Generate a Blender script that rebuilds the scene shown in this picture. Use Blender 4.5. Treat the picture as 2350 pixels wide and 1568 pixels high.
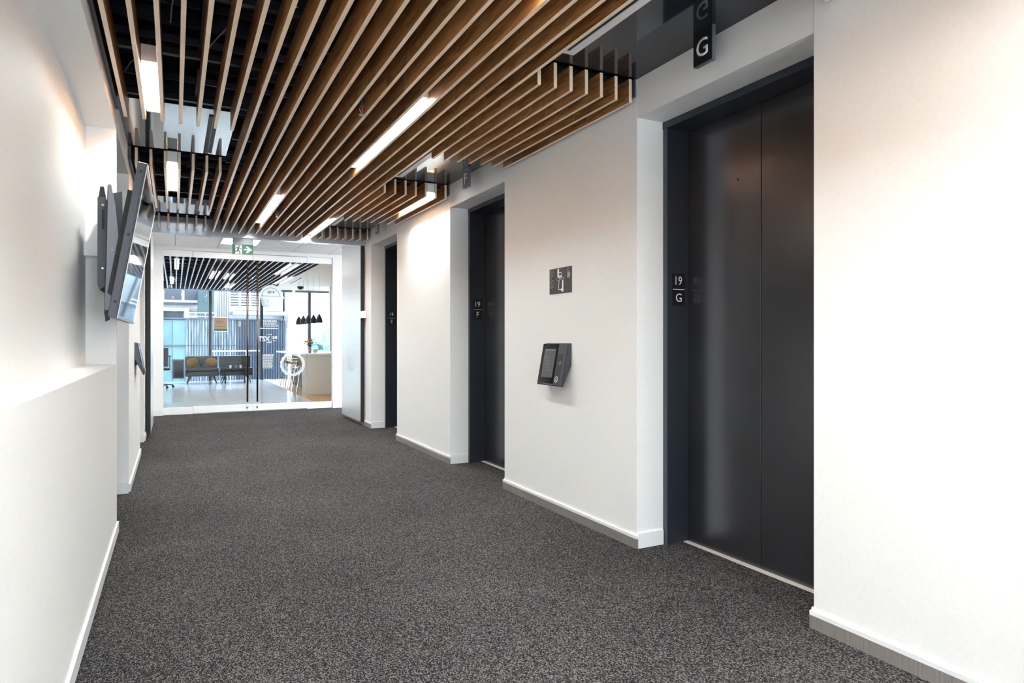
import bpy, bmesh, math, random
from mathutils import Vector, Matrix
random.seed(7)
for o in list(bpy.data.objects): bpy.data.objects.remove(o)
S = bpy.context.scene
COL = S.collection
pi = math.pi

# ------------------------------------------------------------------ camera, world, exposure
cd = bpy.data.cameras.new('camera'); cam = bpy.data.objects.new('camera', cd); COL.objects.link(cam)
cd.sensor_fit = 'HORIZONTAL'; cd.sensor_width = 36.0
cd.lens = 1520 / 2350 * 36.0
cd.shift_y = -4 / 2350
cd.clip_start = 0.05; cd.clip_end = 500
YAW = math.atan(774 / 1520)
cam.location = (0, 0, 1.2)
cam.rotation_euler = (pi / 2, 0, -YAW)
S.camera = cam

LAMP = 23.0          # corridor linear lamps
LAMP_ROOM = 11.0     # reception linear lamps
W = bpy.data.worlds.new('sky'); S.world = W; W.use_nodes = True
nt = W.node_tree; nt.nodes.clear()
wo = nt.nodes.new('ShaderNodeOutputWorld'); bg = nt.nodes.new('ShaderNodeBackground')
gr = nt.nodes.new('ShaderNodeTexGradient'); mp = nt.nodes.new('ShaderNodeMapping'); tc = nt.nodes.new('ShaderNodeTexCoord')
rp = nt.nodes.new('ShaderNodeValToRGB')
mp.inputs['Rotation'].default_value = (0, pi / 2, 0)
nt.links.new(tc.outputs['Generated'], mp.inputs['Vector']); nt.links.new(mp.outputs[0], gr.inputs['Vector'])
nt.links.new(gr.outputs['Fac'], rp.inputs['Fac']); nt.links.new(rp.outputs['Color'], bg.inputs['Color'])
rp.color_ramp.elements[0].position = 0.0; rp.color_ramp.elements[0].color = (0.90, 0.95, 1.0, 1)
rp.color_ramp.elements[1].position = 0.8; rp.color_ramp.elements[1].color = (0.72, 0.84, 1.0, 1)
bg.inputs['Strength'].default_value = 2.2
nt.links.new(bg.outputs[0], wo.inputs['Surface'])
S.view_settings.view_transform = 'Standard'; S.view_settings.look = 'None'
S.view_settings.exposure = 2.4; S.view_settings.gamma = 1.0
S.view_settings.use_curve_mapping = False

# ------------------------------------------------------------------ materials
def lin(c):
    r = []
    for v in c:
        v /= 255.0
        r.append(v / 12.92 if v <= 0.04045 else ((v + 0.055) / 1.055) ** 2.4)
    return (*r, 1.0)

def P(name, rgb, rough=0.5, metal=0.0, ior=1.5, emit=None, estr=0.0, coat=0.0):
    m = bpy.data.materials.new(name); m.use_nodes = True
    b = m.node_tree.nodes['Principled BSDF']
    b.inputs['Base Color'].default_value = lin(rgb)
    b.inputs['Roughness'].default_value = rough
    b.inputs['Metallic'].default_value = metal
    b.inputs['IOR'].default_value = ior
    b.inputs['Coat Weight'].default_value = coat
    if emit:
        b.inputs['Emission Color'].default_value = lin(emit)
        b.inputs['Emission Strength'].default_value = estr
    return m

def nodes(m): return m.node_tree.nodes, m.node_tree.links, m.node_tree.nodes['Principled BSDF']

def add_noise(m, scale, lo, hi, vec=(1, 1, 1), detail=6, bump=0.0, rough=None, dist=0.002):
    """procedural variation of base colour (lo..hi sRGB) from world position"""
    N, L, b = nodes(m)
    g = N.new('ShaderNodeNewGeometry'); mp = N.new('ShaderNodeMapping'); mp.inputs['Scale'].default_value = vec
    no = N.new('ShaderNodeTexNoise'); no.inputs['Scale'].default_value = scale; no.inputs['Detail'].default_value = detail
    r = N.new('ShaderNodeValToRGB'); r.color_ramp.elements[0].color = lin(lo); r.color_ramp.elements[1].color = lin(hi)
    r.color_ramp.elements[0].position = 0.3; r.color_ramp.elements[1].position = 0.7
    L.new(g.outputs['Position'], mp.inputs['Vector']); L.new(mp.outputs[0], no.inputs['Vector'])
    L.new(no.outputs['Fac'], r.inputs['Fac']); L.new(r.outputs['Color'], b.inputs['Base Color'])
    if bump:
        bp = N.new('ShaderNodeBump'); bp.inputs['Strength'].default_value = bump; bp.inputs['Distance'].default_value = dist
        L.new(no.outputs['Fac'], bp.inputs['Height']); L.new(bp.outputs[0], b.inputs['Normal'])
    if rough:
        mr = N.new('ShaderNodeMapRange'); mr.inputs[3].default_value = rough[0]; mr.inputs[4].default_value = rough[1]
        L.new(no.outputs['Fac'], mr.inputs[0]); L.new(mr.outputs[0], b.inputs['Roughness'])
    return m

M = {}
M['wall'] = add_noise(P('painted_wall', (240, 238, 236), 0.6), 60, (242, 241, 240), (246, 245, 244), bump=0.03)
M['wall2'] = add_noise(P('lacquered_wall_panel', (240, 239, 238), 0.5), 3, (237, 235, 234), (241, 239, 238))
M['white'] = P('white_lacquer', (250, 250, 249), 0.35)
M['white_matt'] = P('white_matt', (236, 235, 233), 0.7)
M['base'] = add_noise(P('baseboard_metal', (150, 146, 142), 0.35, 0.6), 4, (168, 161, 156), (200, 193, 188), vec=(30, 30, 0.5))
M['base_white'] = P('baseboard_white', (240, 240, 240), 0.35)
M['frame'] = P('dark_steel_frame', (44, 49, 58), 0.32, 0.1, 1.5)
M['frame_face'] = P('dark_steel_frame_face', (80, 84, 92), 0.3, 0.5)
M['panel_dark'] = P('dark_glossy_soffit', (40, 43, 52), 0.05, 0.0, 1.48)
M['panel_left'] = P('soffit_grazing_reflection', (60, 63, 70), 0.05, 0.35, 1.8)  # same soffit panel, colour and gloss raised to stand in for grazing reflection
M['black'] = P('black_matt', (14, 14, 16), 0.5)
M['blackgloss'] = P('black_gloss', (12, 12, 13), 0.08, 0, 1.5)
M['screen'] = P('dark_screen_glass', (20, 21, 24), 0.05, 0, 1.7, coat=1.0)
M['plenum'] = add_noise(P('plenum_black', (16, 15, 17), 0.8), 3, (8, 8, 10), (34, 30, 32))
M['joist'] = add_noise(P('plenum_joist', (40, 42, 52), 0.5, 0.2), 4, (34, 34, 42), (88, 92, 116))
M['steel'] = P('brushed_steel', (150, 150, 150), 0.28, 0.9)
M['sillm'] = P('sill_metal', (236, 228, 220), 0.5, 0.2)
M['chrome'] = P('polished_steel', (200, 196, 190), 0.12, 1.0)
M['bronze'] = P('bronze_steel', (120, 104, 90), 0.22, 1.0)
M['leaf_door'] = add_noise(P('brushed_fire_door', (226, 226, 226), 0.3, 0.35), 5, (222, 222, 222), (234, 234, 233), vec=(1, 1, 30))
M['bulk'] = P('satin_bulkhead', (206, 208, 214), 0.16, 0.3)
M['mdark'] = P('dark_grey_metal', (72, 72, 80), 0.38, 0.5)
M['mmid'] = P('mid_grey_metal', (120, 122, 130), 0.35, 0.4)
M['signwhite'] = P('sign_white', (245, 245, 245), 0.5)
M['green'] = P('exit_green', (4, 112, 66), 0.4, emit=(8, 130, 80), estr=0.05)
M['exit_white'] = P('exit_white', (235, 250, 245), 0.4, emit=(235, 250, 245), estr=0.04)
M['lamp'] = P('lamp_face', (255, 255, 255), 0.5, emit=(238, 250, 251), estr=LAMP)
M['lamp_room'] = P('room_lamp_face', (255, 255, 255), 0.5, emit=(255, 250, 244), estr=LAMP_ROOM)
M['lamp_tile'] = P('troffer_face', (255, 255, 255), 0.5, emit=(255, 250, 246), estr=4)
M['tile_ceiling'] = add_noise(P('ceiling_tile', (236, 235, 234), 0.8), 120, (228, 227, 226), (240, 239, 238), bump=0.05)
M['cream'] = add_noise(P('cream_ceiling', (226, 220, 208), 0.6), 30, (236, 222, 196), (242, 229, 206))
M['tile_floor'] = add_noise(P('pale_floor_tile', (214, 217, 222), 0.12), 3, (226, 229, 234), (238, 240, 244))
M['island'] = P('island_white', (232, 227, 220), 0.4)
M['decal'] = P('decal_white', (236, 240, 243), 0.5)
M['decalblack'] = P('decal_black', (30, 32, 36), 0.5)
M['paper'] = P('brown_paper', (150, 126, 108), 0.6)
M['dgreen'] = P('deep_green_print', (34, 110, 44), 0.6)
M['slate'] = P('slate_print', (96, 118, 130), 0.6)
M['cable'] = P('pale_cable', (190, 186, 180), 0.5)
M['blue'] = P('blue_connector', (50, 120, 190), 0.5)
M['leather'] = P('black_leather', (18, 17, 18), 0.22)
M['gold'] = P('ochre_fabric', (165, 130, 60), 0.6)
M['greyfab'] = P('grey_fabric', (70, 84, 84), 0.7)
M['stem'] = P('leaf_green', (44, 74, 32), 0.6)
M['red'] = P('petal_red', (190, 50, 40), 0.6)
M['orange'] = P('petal_orange', (222, 120, 40), 0.6)
M['yellow'] = P('petal_yellow', (226, 180, 60), 0.6)
M['shell'] = P('stool_shell', (96, 74, 50), 0.5)
M['darkwood'] = add_noise(P('dark_wood_side', (70, 56, 46), 0.5), 8, (52, 42, 36), (90, 72, 58), vec=(6, 6, .6))

def glass(name, tint=(1, 1, 1), ior=1.45):
    m = bpy.data.materials.new(name); m.use_nodes = True
    N = m.node_tree.nodes; L = m.node_tree.links; N.clear()
    o = N.new('ShaderNodeOutputMaterial'); mx = N.new('ShaderNodeMixShader'); t = N.new('ShaderNodeBsdfTransparent')
    g = N.new('ShaderNodeBsdfGlossy'); f = N.new('ShaderNodeFresnel'); f.inputs['IOR'].default_value = ior
    g.inputs['Roughness'].default_value = 0.01; t.inputs['Color'].default_value = (*tint, 1)
    L.new(f.outputs[0], mx.inputs[0]); L.new(t.outputs[0], mx.inputs[1]); L.new(g.outputs[0], mx.inputs[2]); L.new(mx.outputs[0], o.inputs['Surface'])
    return m
M['glass'] = glass('clear_glass', (0.97, 0.985, 0.98), 1.12)
M['wglass'] = glass('window_glass', (0.93, 0.97, 0.98), 1.15)

def frosted(name, rgb, a):
    m = bpy.data.materials.new(name); m.use_nodes = True
    N = m.node_tree.nodes; L = m.node_tree.links; N.clear()
    o = N.new('ShaderNodeOutputMaterial'); mx = N.new('ShaderNodeMixShader'); t = N.new('ShaderNodeBsdfTransparent')
    d = N.new('ShaderNodeBsdfDiffuse'); d.inputs['Color'].default_value = lin(rgb); mx.inputs[0].default_value = a
    tr = N.new('ShaderNodeBsdfTranslucent'); tr.inputs['Color'].default_value = lin(rgb); m2 = N.new('ShaderNodeMixShader')
    L.new(d.outputs[0], m2.inputs[1]); L.new(tr.outputs[0], m2.inputs[2])
    L.new(t.outputs[0], mx.inputs[1]); L.new(m2.outputs[0], mx.inputs[2]); L.new(mx.outputs[0], o.inputs['Surface'])
    return m
M['frost'] = frosted('frosted_film', (236, 242, 244), 0.8)
M['frost2'] = frosted('pale_frosted_film', (220, 230, 236), 0.5)

# oak slat
m = P('oak_slat_side', (112, 74, 44), 0.38); N, L, b = nodes(m); M['oak'] = m
g = N.new('ShaderNodeNewGeometry'); oi = N.new('ShaderNodeObjectInfo')
va = N.new('ShaderNodeVectorMath'); va.operation = 'ADD'
cmb = N.new('ShaderNodeCombineXYZ'); mm = N.new('ShaderNodeMath'); mm.operation = 'MULTIPLY'; mm.inputs[1].default_value = 40
L.new(oi.outputs['Random'], mm.inputs[0]); L.new(mm.outputs[0], cmb.inputs[1]); L.new(mm.outputs[0], cmb.inputs[2])
L.new(g.outputs['Position'], va.inputs[0]); L.new(cmb.outputs[0], va.inputs[1])
mp = N.new('ShaderNodeMapping'); mp.inputs['Scale'].default_value = (1, 1.0, 10); L.new(va.outputs[0], mp.inputs['Vector'])
n1 = N.new('ShaderNodeTexNoise'); n1.inputs['Scale'].default_value = 1.6; n1.inputs['Detail'].default_value = 3; n1.inputs['Distortion'].default_value = 0.8
L.new(mp.outputs[0], n1.inputs['Vector'])
ws = N.new('ShaderNodeMath'); ws.operation = 'MULTIPLY'; ws.inputs[1].default_value = 26
fr = N.new('ShaderNodeMath'); fr.operation = 'SINE'; L.new(n1.outputs['Fac'], ws.inputs[0]); L.new(ws.outputs[0], fr.inputs[0])
mp2 = N.new('ShaderNodeMapping'); mp2.inputs['Scale'].default_value = (1, 5, 150); L.new(va.outputs[0], mp2.inputs['Vector'])
n2 = N.new('ShaderNodeTexNoise'); n2.inputs['Scale'].default_value = 2.0; n2.inputs['Detail'].default_value = 5; L.new(mp2.outputs[0], n2.inputs['Vector'])
ad = N.new('ShaderNodeMath'); ad.operation = 'MULTIPLY_ADD'; ad.inputs[1].default_value = 0.10; L.new(fr.outputs[0], ad.inputs[0]); L.new(n2.outputs['Fac'], ad.inputs[2])
ad2 = N.new('ShaderNodeMath'); ad2.operation = 'MULTIPLY_ADD'; ad2.inputs[1].default_value = 0.22; L.new(oi.outputs['Random'], ad2.inputs[0]); L.new(ad.outputs[0], ad2.inputs[2])
r = N.new('ShaderNodeValToRGB'); r.color_ramp.elements[0].position = 0.36; r.color_ramp.elements[0].color = lin((104, 64, 34))
r.color_ramp.elements[1].position = 0.86; r.color_ramp.elements[1].color = lin((208, 150, 92)); L.new(ad2.outputs[0], r.inputs['Fac'])
L.new(r.outputs['Color'], b.inputs['Base Color'])
bp = N.new('ShaderNodeBump'); bp.inputs['Strength'].default_value = 0.15; bp.inputs['Distance'].default_value = 0.001; L.new(ad.outputs[0], bp.inputs['Height']); L.new(bp.outputs[0], b.inputs['Normal'])
M['oak_edge'] = add_noise(P('oak_edge_band', (232, 205, 178), 0.3), 6, (245, 216, 184), (250, 226, 200), vec=(4, 1, 4))
m = P('room_slat_dark', (70, 46, 44), 0.5); M['slat2'] = add_noise(m, 6, (60, 36, 34), (86, 58, 50), vec=(4, .6, 20))
M['slat2_edge'] = P('room_slat_edge', (226, 222, 212), 0.35)

# carpet
m = P('carpet_loop', (84, 81, 82), 0.95); N, L, b = nodes(m); M['carpet'] = m
g = N.new('ShaderNodeNewGeometry'); mp = N.new('ShaderNodeMapping'); mp.inputs['Rotation'].default_value = (0, 0, 0.6); mp.inputs['Scale'].default_value = (1, 0.62, 1)
L.new(g.outputs['Position'], mp.inputs['Vector'])
vo = N.new('ShaderNodeTexVoronoi'); vo.inputs['Scale'].default_value = 215; vo.inputs['Randomness'].default_value = 0.65; L.new(mp.outputs[0], vo.inputs['Vector'])
n1 = N.new('ShaderNodeTexNoise'); n1.inputs['Scale'].default_value = 240; n1.inputs['Detail'].default_value = 2; L.new(mp.outputs[0], n1.inputs['Vector'])
sx = N.new('ShaderNodeSeparateXYZ'); L.new(vo.outputs['Color'], sx.inputs[0])
mu = N.new('ShaderNodeMath'); mu.operation = 'MULTIPLY_ADD'; mu.inputs[1].default_value = 0.5; L.new(sx.outputs[0], mu.inputs[0])
mu2 = N.new('ShaderNodeMath'); mu2.operation = 'MULTIPLY_ADD'; mu2.inputs[1].default_value = -0.9; L.new(vo.outputs['Distance'], mu2.inputs[0]); L.new(n1.outputs['Fac'], mu2.inputs[2]); L.new(mu2.outputs[0], mu.inputs[2])
n3 = N.new('ShaderNodeTexNoise'); n3.inputs['Scale'].default_value = 1.1; n3.inputs['Detail'].default_value = 3; L.new(g.outputs['Position'], n3.inputs['Vector'])
mu3 = N.new('ShaderNodeMath'); mu3.operation = 'MULTIPLY_ADD'; mu3.inputs[1].default_value = 0.22; L.new(n3.outputs['Fac'], mu3.inputs[0]); L.new(mu.outputs[0], mu3.inputs[2])
r = N.new('ShaderNodeValToRGB'); r.color_ramp.elements[0].position = 0.28; r.color_ramp.elements[0].color = lin((18, 16, 16))
r.color_ramp.elements[1].position = 0.92; r.color_ramp.elements[1].color = lin((136, 129, 129)); L.new(mu3.outputs[0], r.inputs['Fac'])
L.new(r.outputs['Color'], b.inputs['Base Color'])
bp = N.new('ShaderNodeBump'); bp.inputs['Strength'].default_value = 0.5; bp.inputs['Distance'].default_value = 0.003; L.new(mu.outputs[0], bp.inputs['Height']); L.new(bp.outputs[0], b.inputs['Normal'])
b.inputs['Specular IOR Level'].default_value = 0.2
M['sheen'] = m

# lift door leaf : satin dark steel with scuffs
m = P('lift_door_steel', (92, 92, 97), 0.3, 0.8); N, L, b = nodes(m); M['lift'] = m
g = N.new('ShaderNodeNewGeometry'); n1 = N.new('ShaderNodeTexNoise'); n1.inputs['Scale'].default_value = 1.3; n1.inputs['Detail'].default_value = 7
L.new(g.outputs['Position'], n1.inputs['Vector'])
mr = N.new('ShaderNodeMapRange'); mr.inputs[3].default_value = 0.20; mr.inputs[4].default_value = 0.28; L.new(n1.outputs['Fac'], mr.inputs[0]); L.new(mr.outputs[0], b.inputs['Roughness'])
n2 = N.new('ShaderNodeTexNoise'); n2.inputs['Scale'].default_value = 260; L.new(g.outputs['Position'], n2.inputs['Vector'])
bp = N.new('ShaderNodeBump'); bp.inputs['Strength'].default_value = 0.06; bp.inputs['Distance'].default_value = 0.001; L.new(n2.outputs['Fac'], bp.inputs['Height']); L.new(bp.outputs[0], b.inputs['Normal'])

# wood floor
m = P('oak_floor', (196, 152, 100), 0.35); M['woodfloor'] = add_noise(m, 3, (184, 138, 88), (214, 172, 120), vec=(8, 1, 1))
# corrugated
M['corr'] = add_noise(P('weathered_cladding', (120, 134, 144), 0.5), 2, (38, 50, 60), (112, 122, 132), vec=(6, 6, .8))
M['corr_dark'] = add_noise(P('dark_cladding', (58, 70, 84), 0.5), 2, (26, 34, 46), (48, 60, 74), vec=(6, 6, .8))
M['teal'] = add_noise(P('teal_panel', (104, 132, 134), 0.5), 2, (58, 86, 88), (76, 106, 106))
M['teal_dark'] = P('dark_teal', (36, 56, 62), 0.5)
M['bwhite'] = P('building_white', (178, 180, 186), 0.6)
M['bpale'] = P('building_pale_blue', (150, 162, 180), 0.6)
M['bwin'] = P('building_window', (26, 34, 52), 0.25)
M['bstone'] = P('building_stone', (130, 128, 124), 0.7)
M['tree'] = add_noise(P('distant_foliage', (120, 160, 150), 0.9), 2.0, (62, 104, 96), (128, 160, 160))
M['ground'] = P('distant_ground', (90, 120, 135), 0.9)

# ------------------------------------------------------------------ mesh helpers
ORG = {}
def link(name, bm, mats, parent=None, origin=None, smooth=False):
    me = bpy.data.meshes.new(name)
    mats = mats if isinstance(mats, (list, tuple)) else [mats]
    if parent is not None: org = ORG[parent]
    else:
        if origin is None:
            xs = [v.co for v in bm.verts]
            origin = Vector(((min(v.x for v in xs) + max(v.x for v in xs)) / 2, (min(v.y for v in xs) + max(v.y for v in xs)) / 2, min(v.z for v in xs)))
        org = Vector(origin)
    for v in bm.verts: v.co -= org
    bmesh.ops.recalc_face_normals(bm, faces=bm.faces)
    bm.to_mesh(me); bm.free()
    for mt in mats: me.materials.append(M[mt] if isinstance(mt, str) else mt)
    if smooth:
        for p in me.polygons: p.use_smooth = True
    o = bpy.data.objects.new(name, me); COL.objects.link(o)
    if parent is not None: o.parent = parent
    else: o.location = org
    ORG[o] = org
    return o

def root(name, loc, label=None, cat=None, group=None, kind=None):
    o = bpy.data.objects.new(name, None); COL.objects.link(o); o.location = loc; o.empty_display_size = 0.05
    ORG[o] = Vector(loc); tag(o, label, cat, group, kind); return o

def tag(o, label=None, cat=None, group=None, kind=None):
    if label: o['label'] = label
    if cat: o['category'] = cat
    if group: o['group'] = group
    if kind: o['kind'] = kind
    return o

def abox(bm, x0, x1, y0, y1, z0, z1, mi=0):
    vs = [bm.verts.new((x, y, z)) for z in (z0, z1) for (x, y) in ((x0, y0), (x1, y0), (x1, y1), (x0, y1))]
    for f in ((0, 3, 2, 1), (4, 5, 6, 7), (0, 1, 5, 4), (1, 2, 6, 5), (2, 3, 7, 6), (3, 0, 4, 7)):
        fc = bm.faces.new([vs[i] for i in f]); fc.material_index = mi
    return vs

def bevel(bm, w, seg=2):
    bmesh.ops.bevel(bm, geom=list(bm.edges), offset=w, segments=seg, affect='EDGES', profile=0.6)

def box(name, x0, x1, y0, y1, z0, z1, mat, parent=None, bev=0.0):
    bm = bmesh.new(); abox(bm, x0, x1, y0, y1, z0, z1)
    if bev: bevel(bm, bev)
    return link(name, bm, mat, parent)

def boxes(name, L_, mat, parent=None):
    bm = bmesh.new()
    for t in L_: abox(bm, *t)
    return link(name, bm, mat, parent)

def tube(bm, pts, r, seg=8, cap=True):
    pts = [Vector(p) for p in pts]; rings = []
    for i, p in enumerate(pts):
        d = (pts[min(i + 1, len(pts) - 1)] - pts[max(i - 1, 0)]).normalized()
        a = d.cross(Vector((0, 0, 1)));
        if a.length < 1e-3: a = d.cross(Vector((1, 0, 0)))
        a.normalize(); b_ = d.cross(a)
        rr = r[i] if isinstance(r, (list, tuple)) else r
        rings.append([bm.verts.new(p + (a * math.cos(2 * pi * k / seg) + b_ * math.sin(2 * pi * k / seg)) * rr) for k in range(seg)])
    for i in range(len(rings) - 1):
        for k in range(seg): bm.faces.new((rings[i][k], rings[i][(k + 1) % seg], rings[i + 1][(k + 1) % seg], rings[i + 1][k]))
    if cap: bm.faces.new(rings[0]); bm.faces.new(rings[-1][::-1])

def lathe(bm, c, prof, seg=20):
    c = Vector(c); rings = []
    for r_, z in prof: rings.append([bm.verts.new(c + Vector((r_ * math.cos(2 * pi * k / seg), r_ * math.sin(2 * pi * k / seg), z))) for k in range(seg)])
    for i in range(len(rings) - 1):
        for k in range(seg): bm.faces.new((rings[i][k], rings[i][(k + 1) % seg], rings[i + 1][(k + 1) % seg], rings[i + 1][k]))
    bm.faces.new(rings[0]); bm.faces.new(rings[-1][::-1])

class Fr:
    """a flat local frame: U to the viewer's right, V up, N towards the viewer"""
    def __init__(s, O, U, V, N): s.O, s.U, s.V, s.N = Vector(O), Vector(U).normalized(), Vector(V).normalized(), Vector(N).normalized()
    def p(s, u, v, n=0): return s.O + s.U * u + s.V * v + s.N * n
    def poly(s, bm, pts, n0, n1):
        a = [bm.verts.new(s.p(u, v, n0)) for u, v in pts]; b_ = [bm.verts.new(s.p(u, v, n1)) for u, v in pts]; k = len(pts)
        bm.faces.new(a); bm.faces.new(b_[::-1])
        for i in range(k): bm.faces.new((a[i], a[(i + 1) % k], b_[(i + 1) % k], b_[i]))
    def rect(s, bm, u0, u1, v0, v1, n0, n1): s.poly(bm, [(u0, v0), (u1, v0), (u1, v1), (u0, v1)], n0, n1)
    def ring(s, bm, cu, cv, r0, r1, n0, n1, seg=32, a0=0, a1=2 * pi, eu=1.0):
        full = abs(a1 - a0 - 2 * pi) < 1e-6
        for i in range(seg):
            t0 = a0 + (a1 - a0) * i / seg; t1 = a0 + (a1 - a0) * (i + 1) / seg
            s.poly(bm, [(cu + eu * r0 * math.cos(t0), cv + r0 * math.sin(t0)), (cu + eu * r1 * math.cos(t0), cv + r1 * math.sin(t0)),
                        (cu + eu * r1 * math.cos(t1), cv + r1 * math.sin(t1)), (cu + eu * r0 * math.cos(t1), cv + r0 * math.sin(t1))], n0, n1)
    def disc(s, bm, cu, cv, r, n0, n1, seg=24, eu=1.0): s.poly(bm, [(cu + eu * r * math.cos(2 * pi * i / seg), cv + r * math.sin(2 * pi * i / seg)) for i in range(seg)], n0, n1)
    def line(s, bm, pts, w, n0, n1):
        for (a, b_) in zip(pts, pts[1:]):
            d = Vector((b_[0] - a[0], b_[1] - a[1])); l = d.length
            if l < 1e-9: continue
            d /= l; q = Vector((-d.y, d.x)) * w / 2; e = d * w * 0.25
            s.poly(bm, [(a[0] - e.x + q.x, a[1] - e.y + q.y), (a[0] - e.x - q.x, a[1] - e.y - q.y), (b_[0] + e.x - q.x, b_[1] + e.y - q.y), (b_[0] + e.x + q.x, b_[1] + e.y + q.y)], n0, n1)
    def text(s, name, txt, cu, cv, h, mat, parent, n=0.001, w=None, bold=0.0):
        c = bpy.data.curves.new('t', 'FONT'); c.body = txt; c.align_x = 'CENTER'; c.resolution_u = 3; c.offset = bold
        t = bpy.data.objects.new('t', c); COL.objects.link(t); bpy.context.view_layer.update()
        me = bpy.data.meshes.new_from_object(t); bpy.data.objects.remove(t)
        xs = [v.co.x for v in me.vertices]; ys = [v.co.y for v in me.vertices]
        k = h / (max(ys) - min(ys)); kx = k if w is None else w / (max(xs) - min(xs))
        mx, my = (max(xs) + min(xs)) / 2, (max(ys) + min(ys)) / 2
        bm = bmesh.new(); bm.from_mesh(me)
        for v in bm.verts:
            u, vv = (v.co.x - mx) * kx + cu, (v.co.y - my) * k + cv
            v.co = s.p(u, vv, n)
        bm.faces.ensure_lookup_table()
        nf = bmesh.ops.extrude_face_region(bm, geom=list(bm.faces))
        for v in [g_ for g_ in nf['geom'] if isinstance(g_, bmesh.types.BMVert)]: v.co += s.N * 0.0008
        return link(name, bm, mat, parent)

def dup(o, name=None, mat=None):
    c = o.copy(); COL.objects.link(c); ORG[c] = ORG[o].copy(); return c

def copy_tree(o, delta, parent=None):
    c = o.copy(); COL.objects.link(c)
    if parent is None:
        c.location = o.location + Vector(delta); ORG[c] = ORG[o] + Vector(delta)
    else:
        c.parent = parent; ORG[c] = ORG[parent]
    for ch in [x for x in bpy.data.objects if x.parent == o]: copy_tree(ch, delta, c)
    return c

# ------------------------------------------------------------------ dimensions
XR, XL, XN = 2.37, -0.32, -0.48
ZS = 2.70            # soffit height
HD = 2.478           # lift recess head
RB = [(1.886, 3.07), (4.785, 5.972), (7.685, 8.86)]       # right recesses
LB = [(4.77, 5.976), (7.85, 8.88)]                          # left recesses
YB = 9.17            # bulkhead
YG = 11.88           # glazed screen
Y0 = -4.2            # corridor end behind the camera

# ------------------------------------------------------------------ floor
fl = box('floor', -3.2, 7.2, Y0 - .1, YG, -0.2, -0.008, 'carpet'); tag(fl, 'dark grey carpeted corridor floor', None, None, 'structure')
tiles_x = [-1.0 + 0.25 + 0.5 * i for i in range(0, 8)]
cache = {}
def carpet_tile(x0, x1, y0, y1):
    g_ = 0.0006; key = (round(x1 - x0, 3), round(y1 - y0, 3))
    if key not in cache:
        bm = bmesh.new(); abox(bm, 0, x1 - x0 - g_, 0, y1 - y0 - g_, -0.006, 0)
        me = bpy.data.meshes.new('carpet_tile'); bm.to_mesh(me); bm.free(); me.materials.append(M['carpet']); cache[key] = me
    o = bpy.data.objects.new('carpet_tile', cache[key]); COL.objects.link(o); o.parent = fl
    o.location = Vector((x0, y0, 0)) - ORG[fl]
xs = [-0.75 + 0.5 * i for i in range(8)]
ys = [0.2 - 3.0 + 0.5 * i for i in range(31)]
for xa in xs:
    for ya in ys:
        if ya < -3.0: continue
        yb = min(ya + 0.5, YG - 0.02)
        if yb - ya > 0.02: carpet_tile(xa, xa + 0.5, ya, yb)

# reception floor
fr_ = box('floor', -3.2, 2.40, YG, 21.3, -0.2, -0.012, 'mdark'); tag(fr_, 'pale tiled reception floor', None, None, 'structure')
for i in range(10):
    for j in range(8):
        x0 = 2.40 - 0.56 * (i + 1); y0 = YG + 0.03 + 1.18 * j
        key = ('ft', 0.556, 1.176)
        if key not in cache:
            bm = bmesh.new(); abox(bm, 0, .555, 0, 1.175, -0.01, 0); me = bpy.data.meshes.new('floor_tile'); bm.to_mesh(me); bm.free(); me.materials.append(M['tile_floor']); cache[key] = me
        if y0 + 1.17 > 21.35: continue
        o = bpy.data.objects.new('floor_tile', cache[key]); COL.objects.link(o); o.parent = fr_; o.location = Vector((x0, y0, 0)) - ORG[fr_]
wf = box('floor', 2.40, 7.2, YG, 21.3, -0.2, -0.012, 'mdark'); tag(wf, 'oak plank kitchen floor', None, None, 'structure')
for i in range(26):
    x0 = 2.402 + 0.18 * i
    for j in range(5):
        ya = YG + 0.03 + 2.0 * j - (0.9 if i % 2 else 0); yb = min(ya + 1.997, 21.29); ya = max(ya, YG + 0.03)
        if yb - ya < .05: continue
        box('floor_plank', x0, x0 + 0.178, ya, yb, -0.012, 0, 'woodfloor', wf)

# ------------------------------------------------------------------ walls
def struct(name, L_, mat, parent=None, label=None):
    o = boxes(name, L_, mat, parent); o['kind'] = 'structure'
    if label: o['label'] = label
    return o
T = 0.5
# right wall : piers and heads
prs = [(Y0, RB[0][0]), (RB[0][1], RB[1][0]), (RB[1][1], RB[2][0]), (RB[2][1], 10.38)]
wr = []
for a, b_ in prs: wr.append((XR, XR + T, a, b_, 0, ZS))
wall_right = struct('wall_right', wr, 'wall', None, 'white right corridor wall with deep lift recesses')
for a, b_ in RB:
    o = box('head_panel', XR + .002, XR + T - .01, a + .003, b_ - .003, HD, ZS, 'wall2', wall_right)
# left wall
wl = [(XL - .6, XN, Y0, 4.735, 0, ZS), (XN, XL, Y0, 4.735, 0, 1.05), (XL - .6, XL, 4.735, LB[0][0], 0, ZS), (XN, XL, Y0, 4.735, 2.495, ZS),
      (XL - .6, XL, LB[0][1], LB[1][0], 0, ZS), (XL - .6, XL, LB[1][1], YG, 0, ZS)]
wall_left = struct('wall_left', wl, 'wall', None, 'white left corridor wall with ledge niche and lift recesses')
for a, b_ in LB: box('head_panel', XL - .59, XL - .001, a + .003, b_ - .003, 2.495, ZS, 'wall2', wall_left)
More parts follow.
